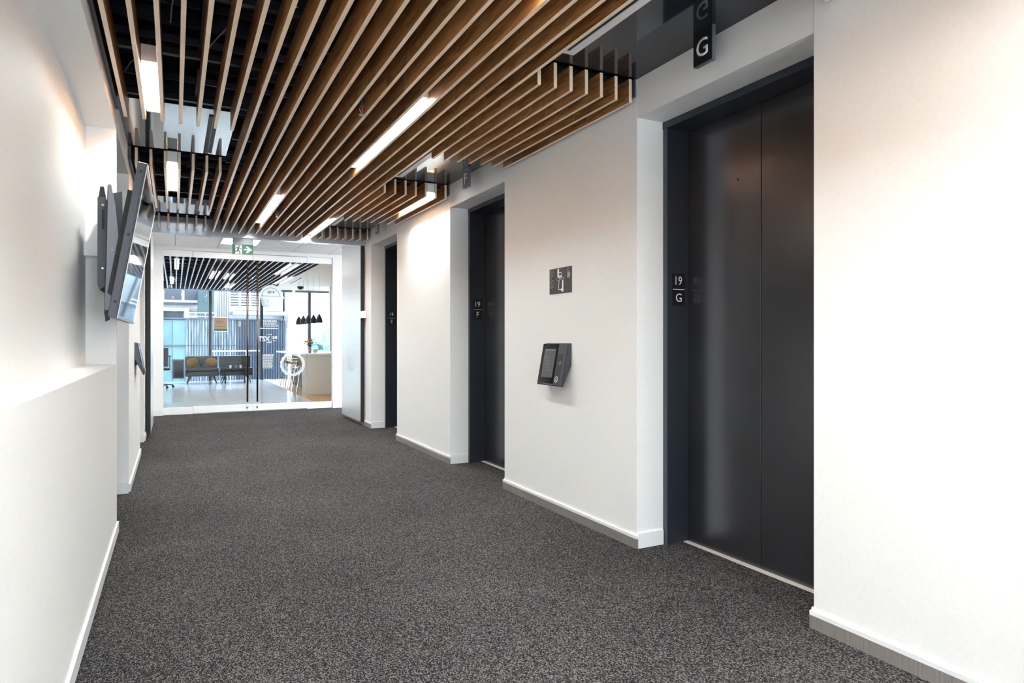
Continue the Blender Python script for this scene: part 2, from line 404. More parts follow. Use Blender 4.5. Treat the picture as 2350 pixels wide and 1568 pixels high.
# front and back ends
wb = struct('wall_back', [(-1, XL, Y0 - .1, Y0, 0, 3.4), (XR, 3, Y0 - .1, Y0, 0, 3.4), (XL, XR, Y0 - .1, Y0, 2.56, 3.4), (XL, XR, Y0 - .1, Y0, 0, .06)], 'wall', None, 'white end wall of the corridor around an added glazed opening for fill light')
w_ = root('window_9', (1.02, Y0 - .05, .06), 'added unseen glazing behind the camera for fill daylight', None, None, 'structure')  # added unseen glazing, lets sky light in as broad fill from behind
for i in range(3):
    a = XL + i * .897; box('glass_pane', a + .02, a + .877, Y0 - .055, Y0 - .045, .06, 2.56, 'wglass', w_); box('mullion', a + .877, a + .917, Y0 - .08, Y0 - .02, .06, 2.56, 'mdark', w_)
wf2 = struct('wall_front', [(-2.9, -0.16, YG - .06, YG + .06, 0, 3.4), (2.479, 7.2, YG - .06, YG + .06, 0, 3.4), (-0.16, 2.479, YG - .06, YG + .06, 2.64, 3.4)], 'wall', None, 'white wall framing the glazed entrance')
# side passage on the right beyond the fire door
struct('wall_right', [(3.9, 4.0, 10.38, YG - .06, 0, 3.4)], 'wall')
# baseboards
bh = 0.055
def baseb(name, L_, m='base'): return struct(name, [(a, b_, c, d, 0, bh) for a, b_, c, d in L_], m)
def baset(name, L_): return struct(name, [(a, b_, c, d, bh, bh + .018) for a, b_, c, d in L_], 'base_white')
R1, R2 = [], []
for a, b_ in prs: R1.append((XR - .012, XR, a - (0.012 if a > 0 else 0), b_ + .012))
baseb('baseboard_right', R1); baset('trim_1', R1)
R2 = []
for a, b_ in RB: R2 += [(XR, 2.555, b_ - .012, b_), (XR, 2.555, a, a + .012)]
struct('baseboard_right', [(a, b_, c, d, 0, .085) for a, b_, c, d in R2], 'base_white')
L1 = [(XL, XL + .012, Y0, LB[0][0]), (XL, XL + .012, LB[0][1] - .012, LB[1][0]), (XL, XL + .012, LB[1][1] - .012, YG - .07)]
struct('baseboard_left', [(a, b_, c, d, .012, .075) for a, b_, c, d in L1], 'base_white')
struct('base_shadow_strip', [(a, b_ - .003, c, d, 0, .012) for a, b_, c, d in L1], 'mdark')  # dark strip standing in for the shadow where baseboard meets carpet
struct('baseboard_left', [(XL - .2, XL, b_ - .012, b_, 0, .085) for a, b_ in LB], 'base_white')
struct('baseboard_front', [(-0.32, -.16, YG - .072, YG - .06, 0, .09), (2.479, 3.9, YG - .072, YG - .06, 0, .09)], 'base_white')

# ------------------------------------------------------------------ corridor ceiling : plenum, slats, soffits
ceil = box('ceiling', -1.0, 3.0, Y0, YB, 3.3, 3.4, 'plenum'); tag(ceil, 'open black plenum with hanging oak slats', None, None, 'structure')
boxes('plenum_side', [(-.42, XL - .02, Y0, YB, ZS, 3.3), (XR + .02, XR + .12, Y0, YB, ZS, 3.3), (XL, XR, YB - .02, YB, 2.72, 3.3)], 'plenum', ceil)
for i in range(32):
    y = -2.7 + 0.37 * i
    dz = (i * 7 % 5) * 0.03
    if y > 9: break
    z = 3.22 - dz
    if i % 4 == 0: box('joist', -.32, 2.37, y, y + .16, z - .22, z, 'plenum', ceil)
    else: boxes('joist', [(-.32, 2.37, y, y + .05, z - .08, z), (-.32, 2.37, y + .13, y + .15, z - .14, z - .1)], 'joist', ceil)
for x in (0.13, 0.9, 1.7):
    boxes('cable_tray', [(x, x + .06, Y0, 9.1, 3.0, 3.015), (x, x + .004, Y0, 9.1, 3.0, 3.05), (x + .056, x + .06, Y0, 9.1, 3.0, 3.05)], 'joist', ceil)
for i in range(5):
    box('duct', 0.5 + .04 * (i % 2), 1.1, -1.5 + 2.3 * i, -0.6 + 2.3 * i, 2.98, 3.18, 'plenum', ceil)
for i in range(17):
    y = -2.6 + 0.72 * i
    if any(a - .05 < y < b_ + .05 for a, b_ in RB): x1 = 1.66
    else: x1 = 2.35
    x0 = .38 if any(a - .1 < y < b_ + .1 for a, b_ in LB) else -.28
    if y > 9.1: break
    box('carrier_rail', x0, x1, y, y + .035, 2.692, 2.725, 'black', ceil)
# cables
for (pts) in ([(-.02, 3.9, 2.86), (.0, 3.7, 2.92), (.08, 3.6, 2.98), (.2, 3.62, 2.98), (.3, 3.7, 2.9)], [(.12, 4.05, 2.75), (.2, 3.9, 2.82), (.3, 3.75, 2.9)],
              [(-.26, 4.45, 2.76), (-.2, 4.3, 2.78), (-.14, 4.45, 2.74), (-.18, 4.55, 2.73)], [(.52, 3.3, 2.8), (.62, 3.5, 2.84), (.8, 3.4, 2.82)], [(.1, 6.8, 2.8), (.2, 7.1, 2.86), (.33, 7.0, 2.8)]):
    bm = bmesh.new(); V = [Vector(p) for p in pts]; out = []
    for i in range(len(V) - 1):
        p0, p1, p2, p3 = V[max(i - 1, 0)], V[i], V[i + 1], V[min(i + 2, len(V) - 1)]
        for k in range(5):
            t = k / 5; out.append(0.5 * ((2 * p1) + (p2 - p0) * t + (2 * p0 - 5 * p1 + 4 * p2 - p3) * t * t + (3 * p1 - p0 - 3 * p2 + p3) * t ** 3))
    out.append(V[-1]); tube(bm, out, 0.004, 6); link('cable', bm, 'cable', ceil, smooth=True)

SX = [-.256 + .0996 * k for k in range(27)]       # right face of each slat
SW = 0.02; SZ0, SZ1 = 2.557, 2.692
slat_cache = {}
def slat(x, y0, y1, parent, mats=('oak', 'oak_edge'), z0=SZ0, z1=SZ1, name='slat', w=SW):
    key = (round(y1 - y0, 3), mats, z0, w)
    if key not in slat_cache:
        bm = bmesh.new(); abox(bm, -w, 0, 0, y1 - y0, 0, z1 - z0)
        bmesh.ops.bevel(bm, geom=[e for e in bm.edges if all(v.co.z < 1e-6 for v in e.verts)], offset=0.0012, segments=1, affect='EDGES')
        bm.normal_update()
        for f in bm.faces: f.material_index = 0 if abs(f.normal.x) > 0.9 else 1
        me = bpy.data.meshes.new('slat'); bm.to_mesh(me); bm.free()
        for q in mats: me.materials.append(M[q])
        slat_cache[key] = me
    o = bpy.data.objects.new(name, slat_cache[key]); COL.objects.link(o); o.parent = parent
    o.location = Vector((x, y0, z0)) - ORG[parent]
def runs(k):
    E_ = 9.13
    if k <= 6: return [(Y0, LB[0][0] - .11), (LB[0][1] - .08, LB[1][0] - .12), (LB[1][1] - .08, E_)]
    if k >= 20: return [(Y0, 1.80), (3.07, 4.70), (5.972, 7.60), (8.87, E_)]
    return [(Y0, E_)]
for k, x in enumerate(SX):
    for a, b_ in runs(k):
        js = [a] + [j for j in (-1.5, 1.0, 3.5, 5.99, 8.46) if a + .12 < j < b_ - .12] + [b_]
        for p, q in zip(js, js[1:]): slat(x, p + .0008, q - .0008, ceil)

# glossy soffit panels over the recesses
def soffit(x0, x1, y0, y1, m_='panel_dark'):
    box('soffit_panel', x0, x1, y0, y1, ZS, ZS + .02, m_, ceil)
for a, b_ in RB: soffit(1.665, XR, a - .08, b_)
for a, b_ in LB: soffit(XL, .372, a - .10 + .06, b_ - .10, 'panel_left')
# slim edge strip under the left plenum side
for a, b_ in ((Y0, LB[0][0] - .1), (LB[0][1] - .08, LB[1][0] - .1)):
    box('edge_strip', XL, XL + .018, a, b_, 2.60, ZS, 'mdark', ceil)
for a, b_ in ((3.075, 4.70), (5.975, 7.6)): box('edge_strip', XR - .012, XR, a, b_, 2.60, ZS, 'mmid', ceil)
# bulkhead at the end of the slats
bk = box('bulkhead', -.32, 3.9, YB, YB + .13, 2.512, 3.4, 'bulk', None); tag(bk, 'satin pale grey bulkhead across the corridor above the exit sign', None, None, 'structure')

# ceiling beyond the bulkhead
ct = box('ceiling', -.5, 3.9, YB + .13, YG - .06, 2.72, 2.76, 'mmid'); tag(ct, 'white tiled ceiling between bulkhead and glass doors', None, None, 'structure')
xsT = [-.60, .008, .618, 1.168, 1.778, 2.388, 2.998, 3.608]
ysT = [9.30, 9.92, 11.28, YG - .06]
for i in range(len(xsT) - 1):
    for j in range(3):
        if i == 2 and j == 1:
            bm = bmesh.new(); abox(bm, xsT[i] + .02, xsT[i + 1] - .02, 10.0, 11.2, 2.70, 2.72); link('light_panel', bm, 'lamp_tile', ct)
            bm = bmesh.new()
            for t in ((xsT[i] + .004, xsT[i] + .02, 9.94, 11.27), (xsT[i + 1] - .02, xsT[i + 1] - .004, 9.94, 11.27), (xsT[i] + .02, xsT[i + 1] - .02, 9.94, 10.0), (xsT[i] + .02, xsT[i + 1] - .02, 11.2, 11.27)): abox(bm, *t, 2.692, 2.72)
            link('light_trim', bm, 'white', ct); continue
        x0 = max(xsT[i], -.32)
        box('ceiling_tile', x0 + .004, xsT[i + 1] - .004, ysT[j] + .004, ysT[j + 1] - .004, 2.695, 2.72, 'tile_ceiling', ct)
bm = bmesh.new(); lathe(bm, (1.47, 11.0, 2.688), [(.03, 0), (.05, .004), (.05, .008)], 16); t = link('ceiling_sensor', bm, 'white'); tag(t, 'small round white cover flush in the tiled ceiling right of the exit sign', 'sensor')

# ------------------------------------------------------------------ linear lamps between slats
def lamp(k, y0, y1, label, parent_z=2.60, lm='lamp', group='linear lamps between the oak slats', grp=True, xg=None):
    x = (SX[k] + SX[k + 1] - SW) / 2 if xg is None else xg; w = .036
    r_ = root('linear_lamp', (x, (y0 + y1) / 2, parent_z), label, 'lamp', group)
    boxes('lamp_body', [(x - w, x + w, y0 - .05, y1 + .05, parent_z + .006, parent_z + .09)], 'white', r_)
    box('diffuser', x - w + .003, x + w - .003, y0, y1, parent_z, parent_z + .008, lm, r_)
    for yy in (y0 - .04, y1 + .03): box('bracket', x - .01, x + .01, yy, yy + .01, parent_z + .09, 2.72, 'black', r_)
    return r_
lamp(1, 3.86, 4.60, 'short lit lamp between the leftmost slats near the top of the photo')
lamp(15, 3.70, 5.36, 'long bright lamp between slats, largest in view, beside the nearer sprinkler')
lamp(11, 6.80, 8.44, 'long bright lamp between slats further down the corridor, left of the far sprinkler head')
lamp(18, 7.86, 9.04, 'lamp between slats ending at the grey bulkhead, beside the farthest slot diffuser')
lamp(24, 6.02, 7.06, 'lamp between the short slats next to the right wall before the second lift')
lamp(2, 5.93, 6.98, 'lit lamp between short left slats above the wall screen')
for k, a, b_, w_ in ((15, .6, 2.25, 'lit lamp in line with the largest lamp, above the frame'), (11, -.2, 1.4, 'added unseen fill lamp in the middle of the ceiling, above the frame'),  # middle, left and rear lamps are unseen, added for fill light
                     (4, .4, 1.6, 'added unseen fill lamp near the left wall, above the frame'), (22, .1, .9, 'lit lamp near the right wall, above the frame'), (13, -3.4, -1.8, 'added unseen fill lamp nearest the added glazing behind the camera')):
    lamp(k, a, b_, w_, group='linear lamps outside the photo')

# sprinklers
def sprinkler(x, y, label):
    r_ = root('sprinkler', (x, y, 2.53), label, 'sprinkler')
    bm = bmesh.new(); lathe(bm, (x, y, 2.585), [(.012, 0), (.014, .02), (.012, .13)], 12); link('pipe', bm, 'mdark', r_, smooth=True)
    bm = bmesh.new()
    for sgn in (-1, 1): tube(bm, [(x + sgn * .012, y, 2.585), (x + sgn * .016, y, 2.565), (x + sgn * .003, y, 2.54)], .0025, 6)
    link('yoke', bm, 'chrome', r_)
    bm = bmesh.new(); lathe(bm, (x, y, 2.53), [(.017, 0), (.02, .003), (.003, .006), (.004, .014)], 16); link('deflector', bm, 'chrome', r_)
    bm = bmesh.new(); lathe(bm, (x, y, 2.545), [(.003, 0), (.004, .02), (.003, .035)], 8); link('bulb', bm, 'red', r_)
sprinkler(.990, 3.90, 'chrome sprinkler head hanging between slats beside the largest lamp')
sprinkler(.990, 7.55, 'small distant chrome sprinkler head below slats near the corridor end')

# slot diffusers
def slotd(x0, x1, y0, y1, label, white=True):
    r_ = root('slot_diffuser', ((x0 + x1) / 2, (y0 + y1) / 2, ZS - .008), label, 'air vent')
    w = x1 - x0
    fm = 'white' if white else 'black'
    a, b_ = x0 + w * .36, x1 - w * .36
    boxes('vent_frame', [(x0, a, y0, y1, ZS - .008, ZS), (b_, x1, y0, y1, ZS - .008, ZS), (a, b_, y0, y0 + .03, ZS - .008, ZS), (a, b_, y1 - .03, y1, ZS - .008, ZS)], fm, r_)
    box('slot', a, b_, y0 + .03, y1 - .03, ZS - .004, ZS - .001, 'black', r_)
    boxes('blade', [((a + b_) / 2 - .002, (a + b_) / 2 + .002, y0 + .03, y1 - .03, ZS - .007, ZS - .004)], 'mmid', r_)
slotd(1.735, 1.865, 1.95, 2.95, 'white slot air vent in the dark soffit above the nearest lift')
slotd(1.735, 1.865, 4.88, 5.88, 'white slot air vent in the soffit above the second lift')
slotd(1.735, 1.865, 7.80, 8.78, 'far white slot air vent in the soffit of the third lift')
slotd(.205, .262, 4.86, 5.80, 'black slot air vent in the nearer left soffit', False)
slotd(.205, .262, 7.86, 8.72, 'black slot air vent in the farther left soffit', False)

# ------------------------------------------------------------------ lift doors
FX, DX = 2.56, 2.715
dn = [3]
def lift(y0, y1, side, label):
    """door set in a recess; side +1 = right wall"""
    def X(x): return x if side > 0 else XR + XL - x
    def bb(a, b_, c, d, e, f): a, b_ = sorted((X(a), X(b_))); return (a, b_, c, d, e, f)
    r_ = root('door_%d' % dn[0], (X(2.62), (y0 + y1) / 2, 0), label, None, None, 'structure'); dn[0] += 1
    j = .037; ym = (y0 + j + y1 - j) / 2
    boxes('frame_jamb', [bb(FX + .004, DX + .05, y1 - j, y1 - .001, 0, HD - .002)], 'frame', r_)
    boxes('frame_jamb', [bb(FX + .004, DX + .05, y0 + .001, y0 + j, 0, HD - .002)], 'frame', r_)
    boxes('frame_edge', [bb(FX, FX + .004, y1 - j, y1 - .001, 0, HD - .042), bb(FX, FX + .004, y0 + .001, y0 + j, 0, HD - .042)], 'frame_face', r_)
    boxes('frame_head', [bb(FX - .004, DX + .05, y0 + .001, y1 - .001, HD - .042, HD - .002)], 'frame', r_)
    for a, b_ in ((y0 + j, ym - .002), (ym + .002, y1 - j)):
        bm = bmesh.new(); abox(bm, *bb(DX, DX + .035, a, b_, .008, HD - .043)); bevel(bm, .003, 2)
        p = link('door_panel', bm, 'lift', r_)
    boxes('shaft_backing', [bb(DX + .036, DX + .05, y0 + j, y1 - j, 0, HD - .042)], 'black', r_)
    boxes('sill', [bb(DX - .030, DX + .036, y0 + j, y1 - j, 0, .008)], 'sillm', r_)
    boxes('threshold', [bb(FX, DX - .030, y0 + j, y1 - j, 0, .003)], 'carpet', r_)
    bm = bmesh.new(); f = Fr((X(DX), ym, 0), (0, -side, 0), (0, 0, 1), (-side, 0, 0)); f.disc(bm, -side * .16, 2.067, .006, 0, .002, 12); link('keyhole', bm, 'black', r_)
    return r_
lift(*RB[0], 1, 'nearest lift door of dark satin steel with two leaves on the right')
d2 = lift(*RB[1], 1, 'second lift door of dark steel on the right')
lift(*RB[2], 1, 'third lift door of dark steel on the right, near the glass entrance')
lift(*LB[0], -1, 'nearer lift door in the left wall recess')
lift(*LB[1], -1, 'farther lift door in the left wall recess')
# engraved overlapping ovals on the second lift's near leaf
f = Fr((DX, 5.37, 1.185), (0, -1, 0), (0, 0, 1), (-1, 0, 0)); bm = bmesh.new()
for cu in (-.035, 0, .035): f.ring(bm, cu, 0, .062, .068, 0.0005, .0015, 28, eu=.55)
for cu in (-.035, 0, .035): f.ring(bm, cu, 0, .050, .054, 0.0005, .0015, 28, eu=.45)
link('oval_mark', bm, 'mmid', d2)

# jamb signs 19 / letter
def jamb_sign(yj, letter, label):
    u0, u1, v0, v1 = 2.600, 2.690, 1.398, 1.590
    f = Fr((0, yj, 0), (1, 0, 0), (0, 0, 1), (0, -1, 0))
    bm = bmesh.new(); f.rect(bm, u0, u1, v0, v1, 0, .003)
    o = link('floor_sign', bm, 'black'); tag(o, label, 'sign')
    f.text('floor_number', '19', (u0 + u1) / 2, 1.548, .05, 'signwhite', o, .003, w=.05, bold=.004)
    f.text('lift_letter', letter, (u0 + u1) / 2, 1.448, .05, 'signwhite', o, .003, bold=.004)
    bm = bmesh.new(); f.rect(bm, u0 + .002, u1 - .002, 1.494, 1.498, .003, .0045); link('divider', bm, 'signwhite', o)
jamb_sign(RB[0][1] - .037, 'G', 'small black plate reading 19 over G on the nearest lift jamb')
jamb_sign(RB[1][1] - .037, 'F', 'small black plate reading 19 over F on the second lift jamb')
jamb_sign(RB[2][1] - .037, 'E', 'small black plate reading 19 over E on the third lift jamb')

# hanging letter signs
def hang_sign(yc, letter, label, mt='black'):
    y0, y1, x0, x1, z0 = yc - .062, yc + .062, 2.268, 2.292, 2.535
    r_ = root('hanging_sign', (2.28, yc, z0), label, 'sign')
    box('face_plate', x0, x0 + .004, y0, y1, z0, ZS, mt, r_)
    box('sign_body', x0 + .004, x1, y0, y1, z0, ZS, 'mmid', r_)
    f = Fr((x0, yc, 0), (0, -1, 0), (0, 0, 1), (-1, 0, 0))
    f.text('lift_letter', letter, -.003, z0 + .078, .088, 'signwhite', r_, 0, bold=.008)
    box('bottom_cap', x0, x1, y0, y1, z0 - .003, z0, 'steel', r_)
hang_sign(2.43, 'G', 'black sign with white letter G hanging over the nearest lift')
hang_sign(5.35, 'F', 'grey sign with letter F hanging over the second lift', 'mmid')
hang_sign(8.22, 'E', 'small sign with letter E hanging over the third lift', 'mmid')

# ------------------------------------------------------------------ evacuation map
f = Fr((XR, 3.915, 1.608), (0, -1, 0), (0, 0, 1), (-1, 0, 0))
bm = bmesh.new(); f.rect(bm, -.145, .145, -.088, .088, 0, .004)
ev = link('floor_plan_sign', bm, P('plan_grey', (60, 56, 55), 0.5)); tag(ev, 'dark grey floor plan sign with white plan on the right wall above the touch panel', 'sign')
bm = bmesh.new()
for a in ((-.035, -.015, .0, .082), (-.035, .045, .004, .02), (.025, .042, -.078, .012), (-.045, .055, .008, .014)): f.rect(bm, *a, .004, .0052)
f.line(bm, [(-.015, .055), (.015, .055), (.022, .03), (.022, .01)], .004, .004, .0052); f.line(bm, [(-.012, .0), (-.018, -.03), (-.018, -.062), (.02, -.062)], .004, .004, .0052)
f.rect(bm, -.012, .015, .024, .036, .004, .0052); f.rect(bm, .012, .028, -.072, -.055, .004, .0052)
link('plan_drawing', bm, 'signwhite', ev)
bm = bmesh.new(); f.ring(bm, .11, .03, .016, .019, .004, .0052, 20); f.rect(bm, .107, .113, .022, .038, .004, .0052); link('marker', bm, 'signwhite', ev)
bm = bmesh.new(); random.seed(3)
for i in range(14):
    w_ = random.uniform(.02, .055); v = .072 - i * .0095
    f.rect(bm, -.132, -.132 + w_, v, v + .0045, .004, .0052)
for i in range(4): f.rect(bm, .09, .09 + random.uniform(.02, .045), .075 - i * .008, .0795 - i * .008, .004, .0052)
tag(link('caption', bm, 'mmid', ev), kind='stuff')

# ------------------------------------------------------------------ lift call panel (tilted kiosk)
def kiosk(side, yc, label):
    """side +1 on the right wall"""
    X = (lambda d: XR - d) if side > 0 else (lambda d: XL + d)
    y0, y1 = yc - .167, yc + .167
    r_ = root('call_panel', (X(.0), yc, .885), label, 'touch panel')
    def prism(name, prof, ya, yb, mat, bev=0):
        bm = bmesh.new(); a = [bm.verts.new((X(d), ya, z)) for d, z in prof]; b_ = [bm.verts.new((X(d), yb, z)) for d, z in prof]; k = len(prof)
        bm.faces.new(a); bm.faces.new(b_[::-1])
        for i in range(k): bm.faces.new((a[i], a[(i + 1) % k], b_[(i + 1) % k], b_[i]))
        if bev: bevel(bm, bev, 1)
        return link(name, bm, mat, r_)
    prism('housing', [(0, 1.170), (0, 1.035), (.068, .892), (.074, .894), (.020, 1.172)], y0, y1, 'mdark', .002)
    prism('rear_shell', [(.0, 1.176), (.0, 1.03), (.068, .885), (.078, .887), (.080, .893), (.004, 1.05), (.004, 1.176)], y0 + .003, y1 - .003, 'black')
    prism('wall_plate', [(0, 1.05), (0, .96), (.03, .985), (.03, 1.04)], yc - .1, yc + .1, 'black')
    n = Vector((-side * .29, 0, .054)).normalized()
    O = Vector((X(.020), y1 if side > 0 else y0, 1.172)); V = Vector((side * .054, 0, .278))
    f = Fr(O, (0, -side, 0), V, n); H = .283
    bm = bmesh.new(); f.rect(bm, .002, .332, -H + .002, -.002, -.002, .004); link('glass_face', bm, 'blackgloss', r_)
    bm = bmesh.new(); f.rect(bm, .04, .19, -H * .84, -H * .13, .004, .0046); link('display', bm, P('display_grey', (78, 82, 84), .25, 0, 1.5, coat=.6), r_)
    bm = bmesh.new(); f.rect(bm, .05, .18, -H * .17, -H * .15, .0046, .005)
    for i in range(5): f.rect(bm, .06 + .012 * i, .10 + .012 * i, -H * (.35 + .08 * i), -H * (.34 + .08 * i), .0046, .005)
    link('display_text', bm, 'mmid', r_)
    bm = bmesh.new(); f.rect(bm, .222, .332, -H + .002, -.002, .004, .0055); link('reader_strip', bm, 'mdark', r_)
    bm = bmesh.new(); f.rect(bm, .225, .295, -H * .985, -H * .25, .0055, .0062); link('reader_window', bm, 'black', r_)
    bm = bmesh.new(); f.ring(bm, .257, -H * .87, .017, .021, .0062, .007, 28)
    f.disc(bm, .257, -H * .855, .003, .0062, .007, 10); f.line(bm, [(.257, -H * .86), (.257, -H * .885), (.262, -H * .9)], .004, .0062, .007); f.ring(bm, .256, -H * .885, .006, .0075, .0062, .007, 12, a0=pi * .6, a1=pi * 2)
    link('access_symbol', bm, 'signwhite', r_)
    bm = bmesh.new(); f.line(bm, [(.255, -H * .47), (.265, -H * .47)], .0025, .0062, .007); f.line(bm, [(.279, -H * .47), (.289, -H * .47)], .0025, .0062, .007); f.line(bm, [(.272, -H * .42), (.272, -H * .45)], .0025, .0062, .007); f.line(bm, [(.272, -H * .49), (.272, -H * .52)], .0025, .0062, .007)
    link('reader_mark', bm, 'signwhite', r_)
kiosk(1, 3.943, 'black tilted touch panel with card reader on the right wall between two lifts')
kiosk(-1, 6.95, 'black tilted touch panel seen edge on at the left wall')

# ------------------------------------------------------------------ fire doors folded back
def fire_door(side, label):
    X = (lambda d: XR - d) if side > 0 else (lambda d: XL + d)
    def bb(d0, d1, *r__): a, b_ = sorted((X(d0), X(d1))); return (a, b_, *r__)
    ya, yb = 9.19, 10.36
    r_ = root('door_%d' % dn[0], (X(.03), (ya + yb) / 2, .0), label, None, None, 'structure'); dn[0] += 1
    boxes('door_leaf', [bb(.018, .058, ya + .012, yb, .055, 2.69)], 'leaf_door', r_)
    boxes('leaf_edge', [bb(.012, .058, ya, ya + .012, .055, 2.69)], 'black', r_)
    boxes('hinge', [bb(.0, .02, yb - .05, yb - .01, z, z + .1) for z in (.3, 1.3, 2.3)], 'steel', r_)
    return r_
fire_door(1, 'brushed pale metal fire door folded flat against the right wall')
fire_door(-1, 'metal fire door folded against the left wall, seen edge on')
bm = bmesh.new(); abox(bm, XR - .075, XR, 9.10, 9.165, 1.50, 1.60); bevel(bm, .006)
abox(bm, XR - .05, XR - .01, 9.165, 9.19, 1.52, 1.56)
t = link('door_magnet', bm, 'white'); tag(t, 'small white door holder on the right wall beside the metal fire door', 'door holder')

# ------------------------------------------------------------------ exit sign
r_ = root('exit_sign', (.785, 9.23, 2.30), 'green running man exit sign with white arrow under the grey bulkhead', 'sign')
box('mount_box', .665, .91, 9.21, 9.26, 2.432, 2.512, 'mmid', r_)
bm = bmesh.new(); abox(bm, .655, .915, 9.222, 9.25, 2.302, 2.432); bevel(bm, .003); link('sign_case', bm, 'white', r_)
f = Fr((.655, 9.222, 2.302), (1, 0, 0), (0, 0, 1), (0, -1, 0))
bm = bmesh.new(); f.rect(bm, .004, .256, .004, .126, 0, .002); link('green_face', bm, 'green', r_)
bm = bmesh.new(); f.poly(bm, [(.035, .004), (.122, .004), (.122, .124), (.038, .124), (.038, .05)], .002, .003)
f.poly(bm, [(.14, .058), (.19, .058), (.163, .025), (.19, .025), (.243, .066), (.19, .108), (.163, .108), (.19, .076), (.14, .076)], .002, .003)
link('white_shapes', bm, 'exit_white', r_)
bm = bmesh.new(); f.disc(bm, .088, .107, .008, .003, .004, 16)
f.line(bm, [(.044, .076), (.055, .092), (.07, .094), (.085, .086), (.097, .075), (.116, .072)], .007, .003, .004)
f.line(bm, [(.078, .088), (.072, .062)], .016, .003, .004); f.line(bm, [(.074, .062), (.088, .04), (.1, .014), (.09, .008)], .009, .003, .004)
f.line(bm, [(.07, .06), (.066, .042), (.052, .04), (.036, .044), (.028, .022)], .009, .003, .004)
link('running_figure', bm, P('figure_green', (0, 66, 48), .5), r_)

# ------------------------------------------------------------------ glazed entrance
xg = [-.16, .264, 1.167, 2.045, 2.479]
def clear_pane(name, x0, x1, parent, z0=.115, z1=2.535): return box(name, x0, x1, YG - .006, YG + .006, z0, z1, 'glass', parent)
struct('trim_3', [(-.16, 2.479, YG - .045, YG + .045, 2.638, 2.665)], 'white')
dn_ = 1
for i, nm in ((0, 'window_1'), (3, 'window_2')):
    r_ = root(nm, ((xg[i] + xg[i + 1]) / 2, YG, 0), 'clear glass sidelight of the entrance', None, None, 'structure')
    clear_pane('glass_pane', xg[i] + .004, xg[i + 1] - .003, r_)
    box('bottom_rail', xg[i], xg[i + 1] - .003, YG - .028, YG + .028, .005, .115, 'white', r_)
    box('top_rail', xg[i], xg[i + 1] - .004, YG - .028, YG + .028, 2.535, 2.635, 'white', r_)
for i in (1, 2):
    r_ = root('door_%d' % i, ((xg[i] + xg[i + 1]) / 2, YG, 0), ('left' if i == 1 else 'right') + ' leaf of the clear glass entrance doors', None, None, 'structure')
    clear_pane('glass_pane', xg[i] + .003, xg[i + 1] - .003, r_)
    box('bottom_rail', xg[i] + .003, xg[i + 1] - .003, YG - .025, YG + .025, .015, .12, 'white', r_)
    box('top_rail', xg[i] + .003, xg[i + 1] - .004, YG - .025, YG + .025, 2.535, 2.628, 'white', r_)
    hx = 1.077 if i == 1 else 1.232
    bm = bmesh.new(); tube(bm, [(hx, YG - .075, .165), (hx, YG - .075, 2.495)], .0155, 14); h_ = link('pull_handle', bm, 'bronze', r_, smooth=True)
    for z in (.3, 1.25, 2.35):
        bm = bmesh.new(); tube(bm, [(hx, YG - .075, z), (hx, YG, z)], .008, 8); link('standoff', bm, 'chrome', h_)
    bm = bmesh.new(); f = Fr((hx, YG - .025, .07), (1, 0, 0), (0, 0, 1), (0, -1, 0)); f.disc(bm, 0, 0, .017, 0, .012, 20); link('lock', bm, 'steel', r_)
struct('trim_4', [(.5, 2.045, YG - .03, YG + .03, 0, .012)], 'steel')

# decals on the glass
f = Fr((0, YG - .007, 0), (1, 0, 0), (0, 0, 1), (0, -1, 0))
def thing(name, bm, mat, label, cat, group=None): o = link(name, bm, mat); tag(o, label, cat, group); return o
bm = bmesh.new(); f.rect(bm, .565, .782, 1.337, 1.571, 0, .001); t = thing('notice', bm, 'white', 'brown paper notice with green band stuck on the left glass door', 'notice')
bm = bmesh.new(); f.rect(bm, .572, .776, 1.375, 1.562, .001, .002); link('brown_print', bm, 'paper', t)
bm = bmesh.new(); f.rect(bm, .572, .776, 1.345, 1.375, .001, .002); link('green_band', bm, 'dgreen', t)
bm = bmesh.new(); f.rect(bm, .60, .72, 1.50, 1.506, .002, .0025); f.rect(bm, .60, .69, 1.47, 1.476, .002, .0025); f.rect(bm, .60, .74, 1.42, 1.426, .002, .0025); link('print_lines', bm, 'decalblack', t)
bm = bmesh.new(); f.rect(bm, .942, .98, 1.418, 1.511, 0, .002); thing('sticker', bm, 'bronze', 'small brown vertical sticker on the left glass door', 'sticker')
bm = bmesh.new(); f.rect(bm, 1.285, 1.325, 1.418, 1.511, 0, .002); thing('sticker', bm, 'decalblack', 'small dark vertical sticker on the right glass door beside the handle', 'sticker')
# 2019 badge
bm = bmesh.new(); C0 = (1.462, 1.94); pts = []
for i in range(0, 33):
    a = pi * i / 32; rr = .19 + .007 * math.cos(i * pi / 1.5); pts.append((C0[0] + rr * math.cos(a), C0[1] + rr * math.sin(a) * 0.98))
f.poly(bm, pts, 0, .0008)
f.rect(bm, 1.268, 1.668, 1.895, 1.938, 0, .0008)
t = thing('badge_decal', bm, 'frost', 'frosted round badge reading 2019 above a banner on the right glass door', 'decal')
bm = bmesh.new(); f.poly(bm, [(1.29, 1.893), (1.64, 1.893), (1.60, 1.78), (1.50, 1.71), (1.40, 1.71), (1.31, 1.78)], 0, .0008); link('ribbon', bm, 'frost2', t)
bm = bmesh.new(); f.ring(bm, C0[0] - .01, C0[1], .138, .144, .001, .0015, 30, a0=0, a1=pi); f.line(bm, [(1.30, 1.942), (1.61, 1.942)], .006, .001, .0015); link('outline', bm, 'decalblack', t)
f.text('year_text', '2019', 1.455, 2.005, .042, 'decalblack', t, .0012, bold=.02)
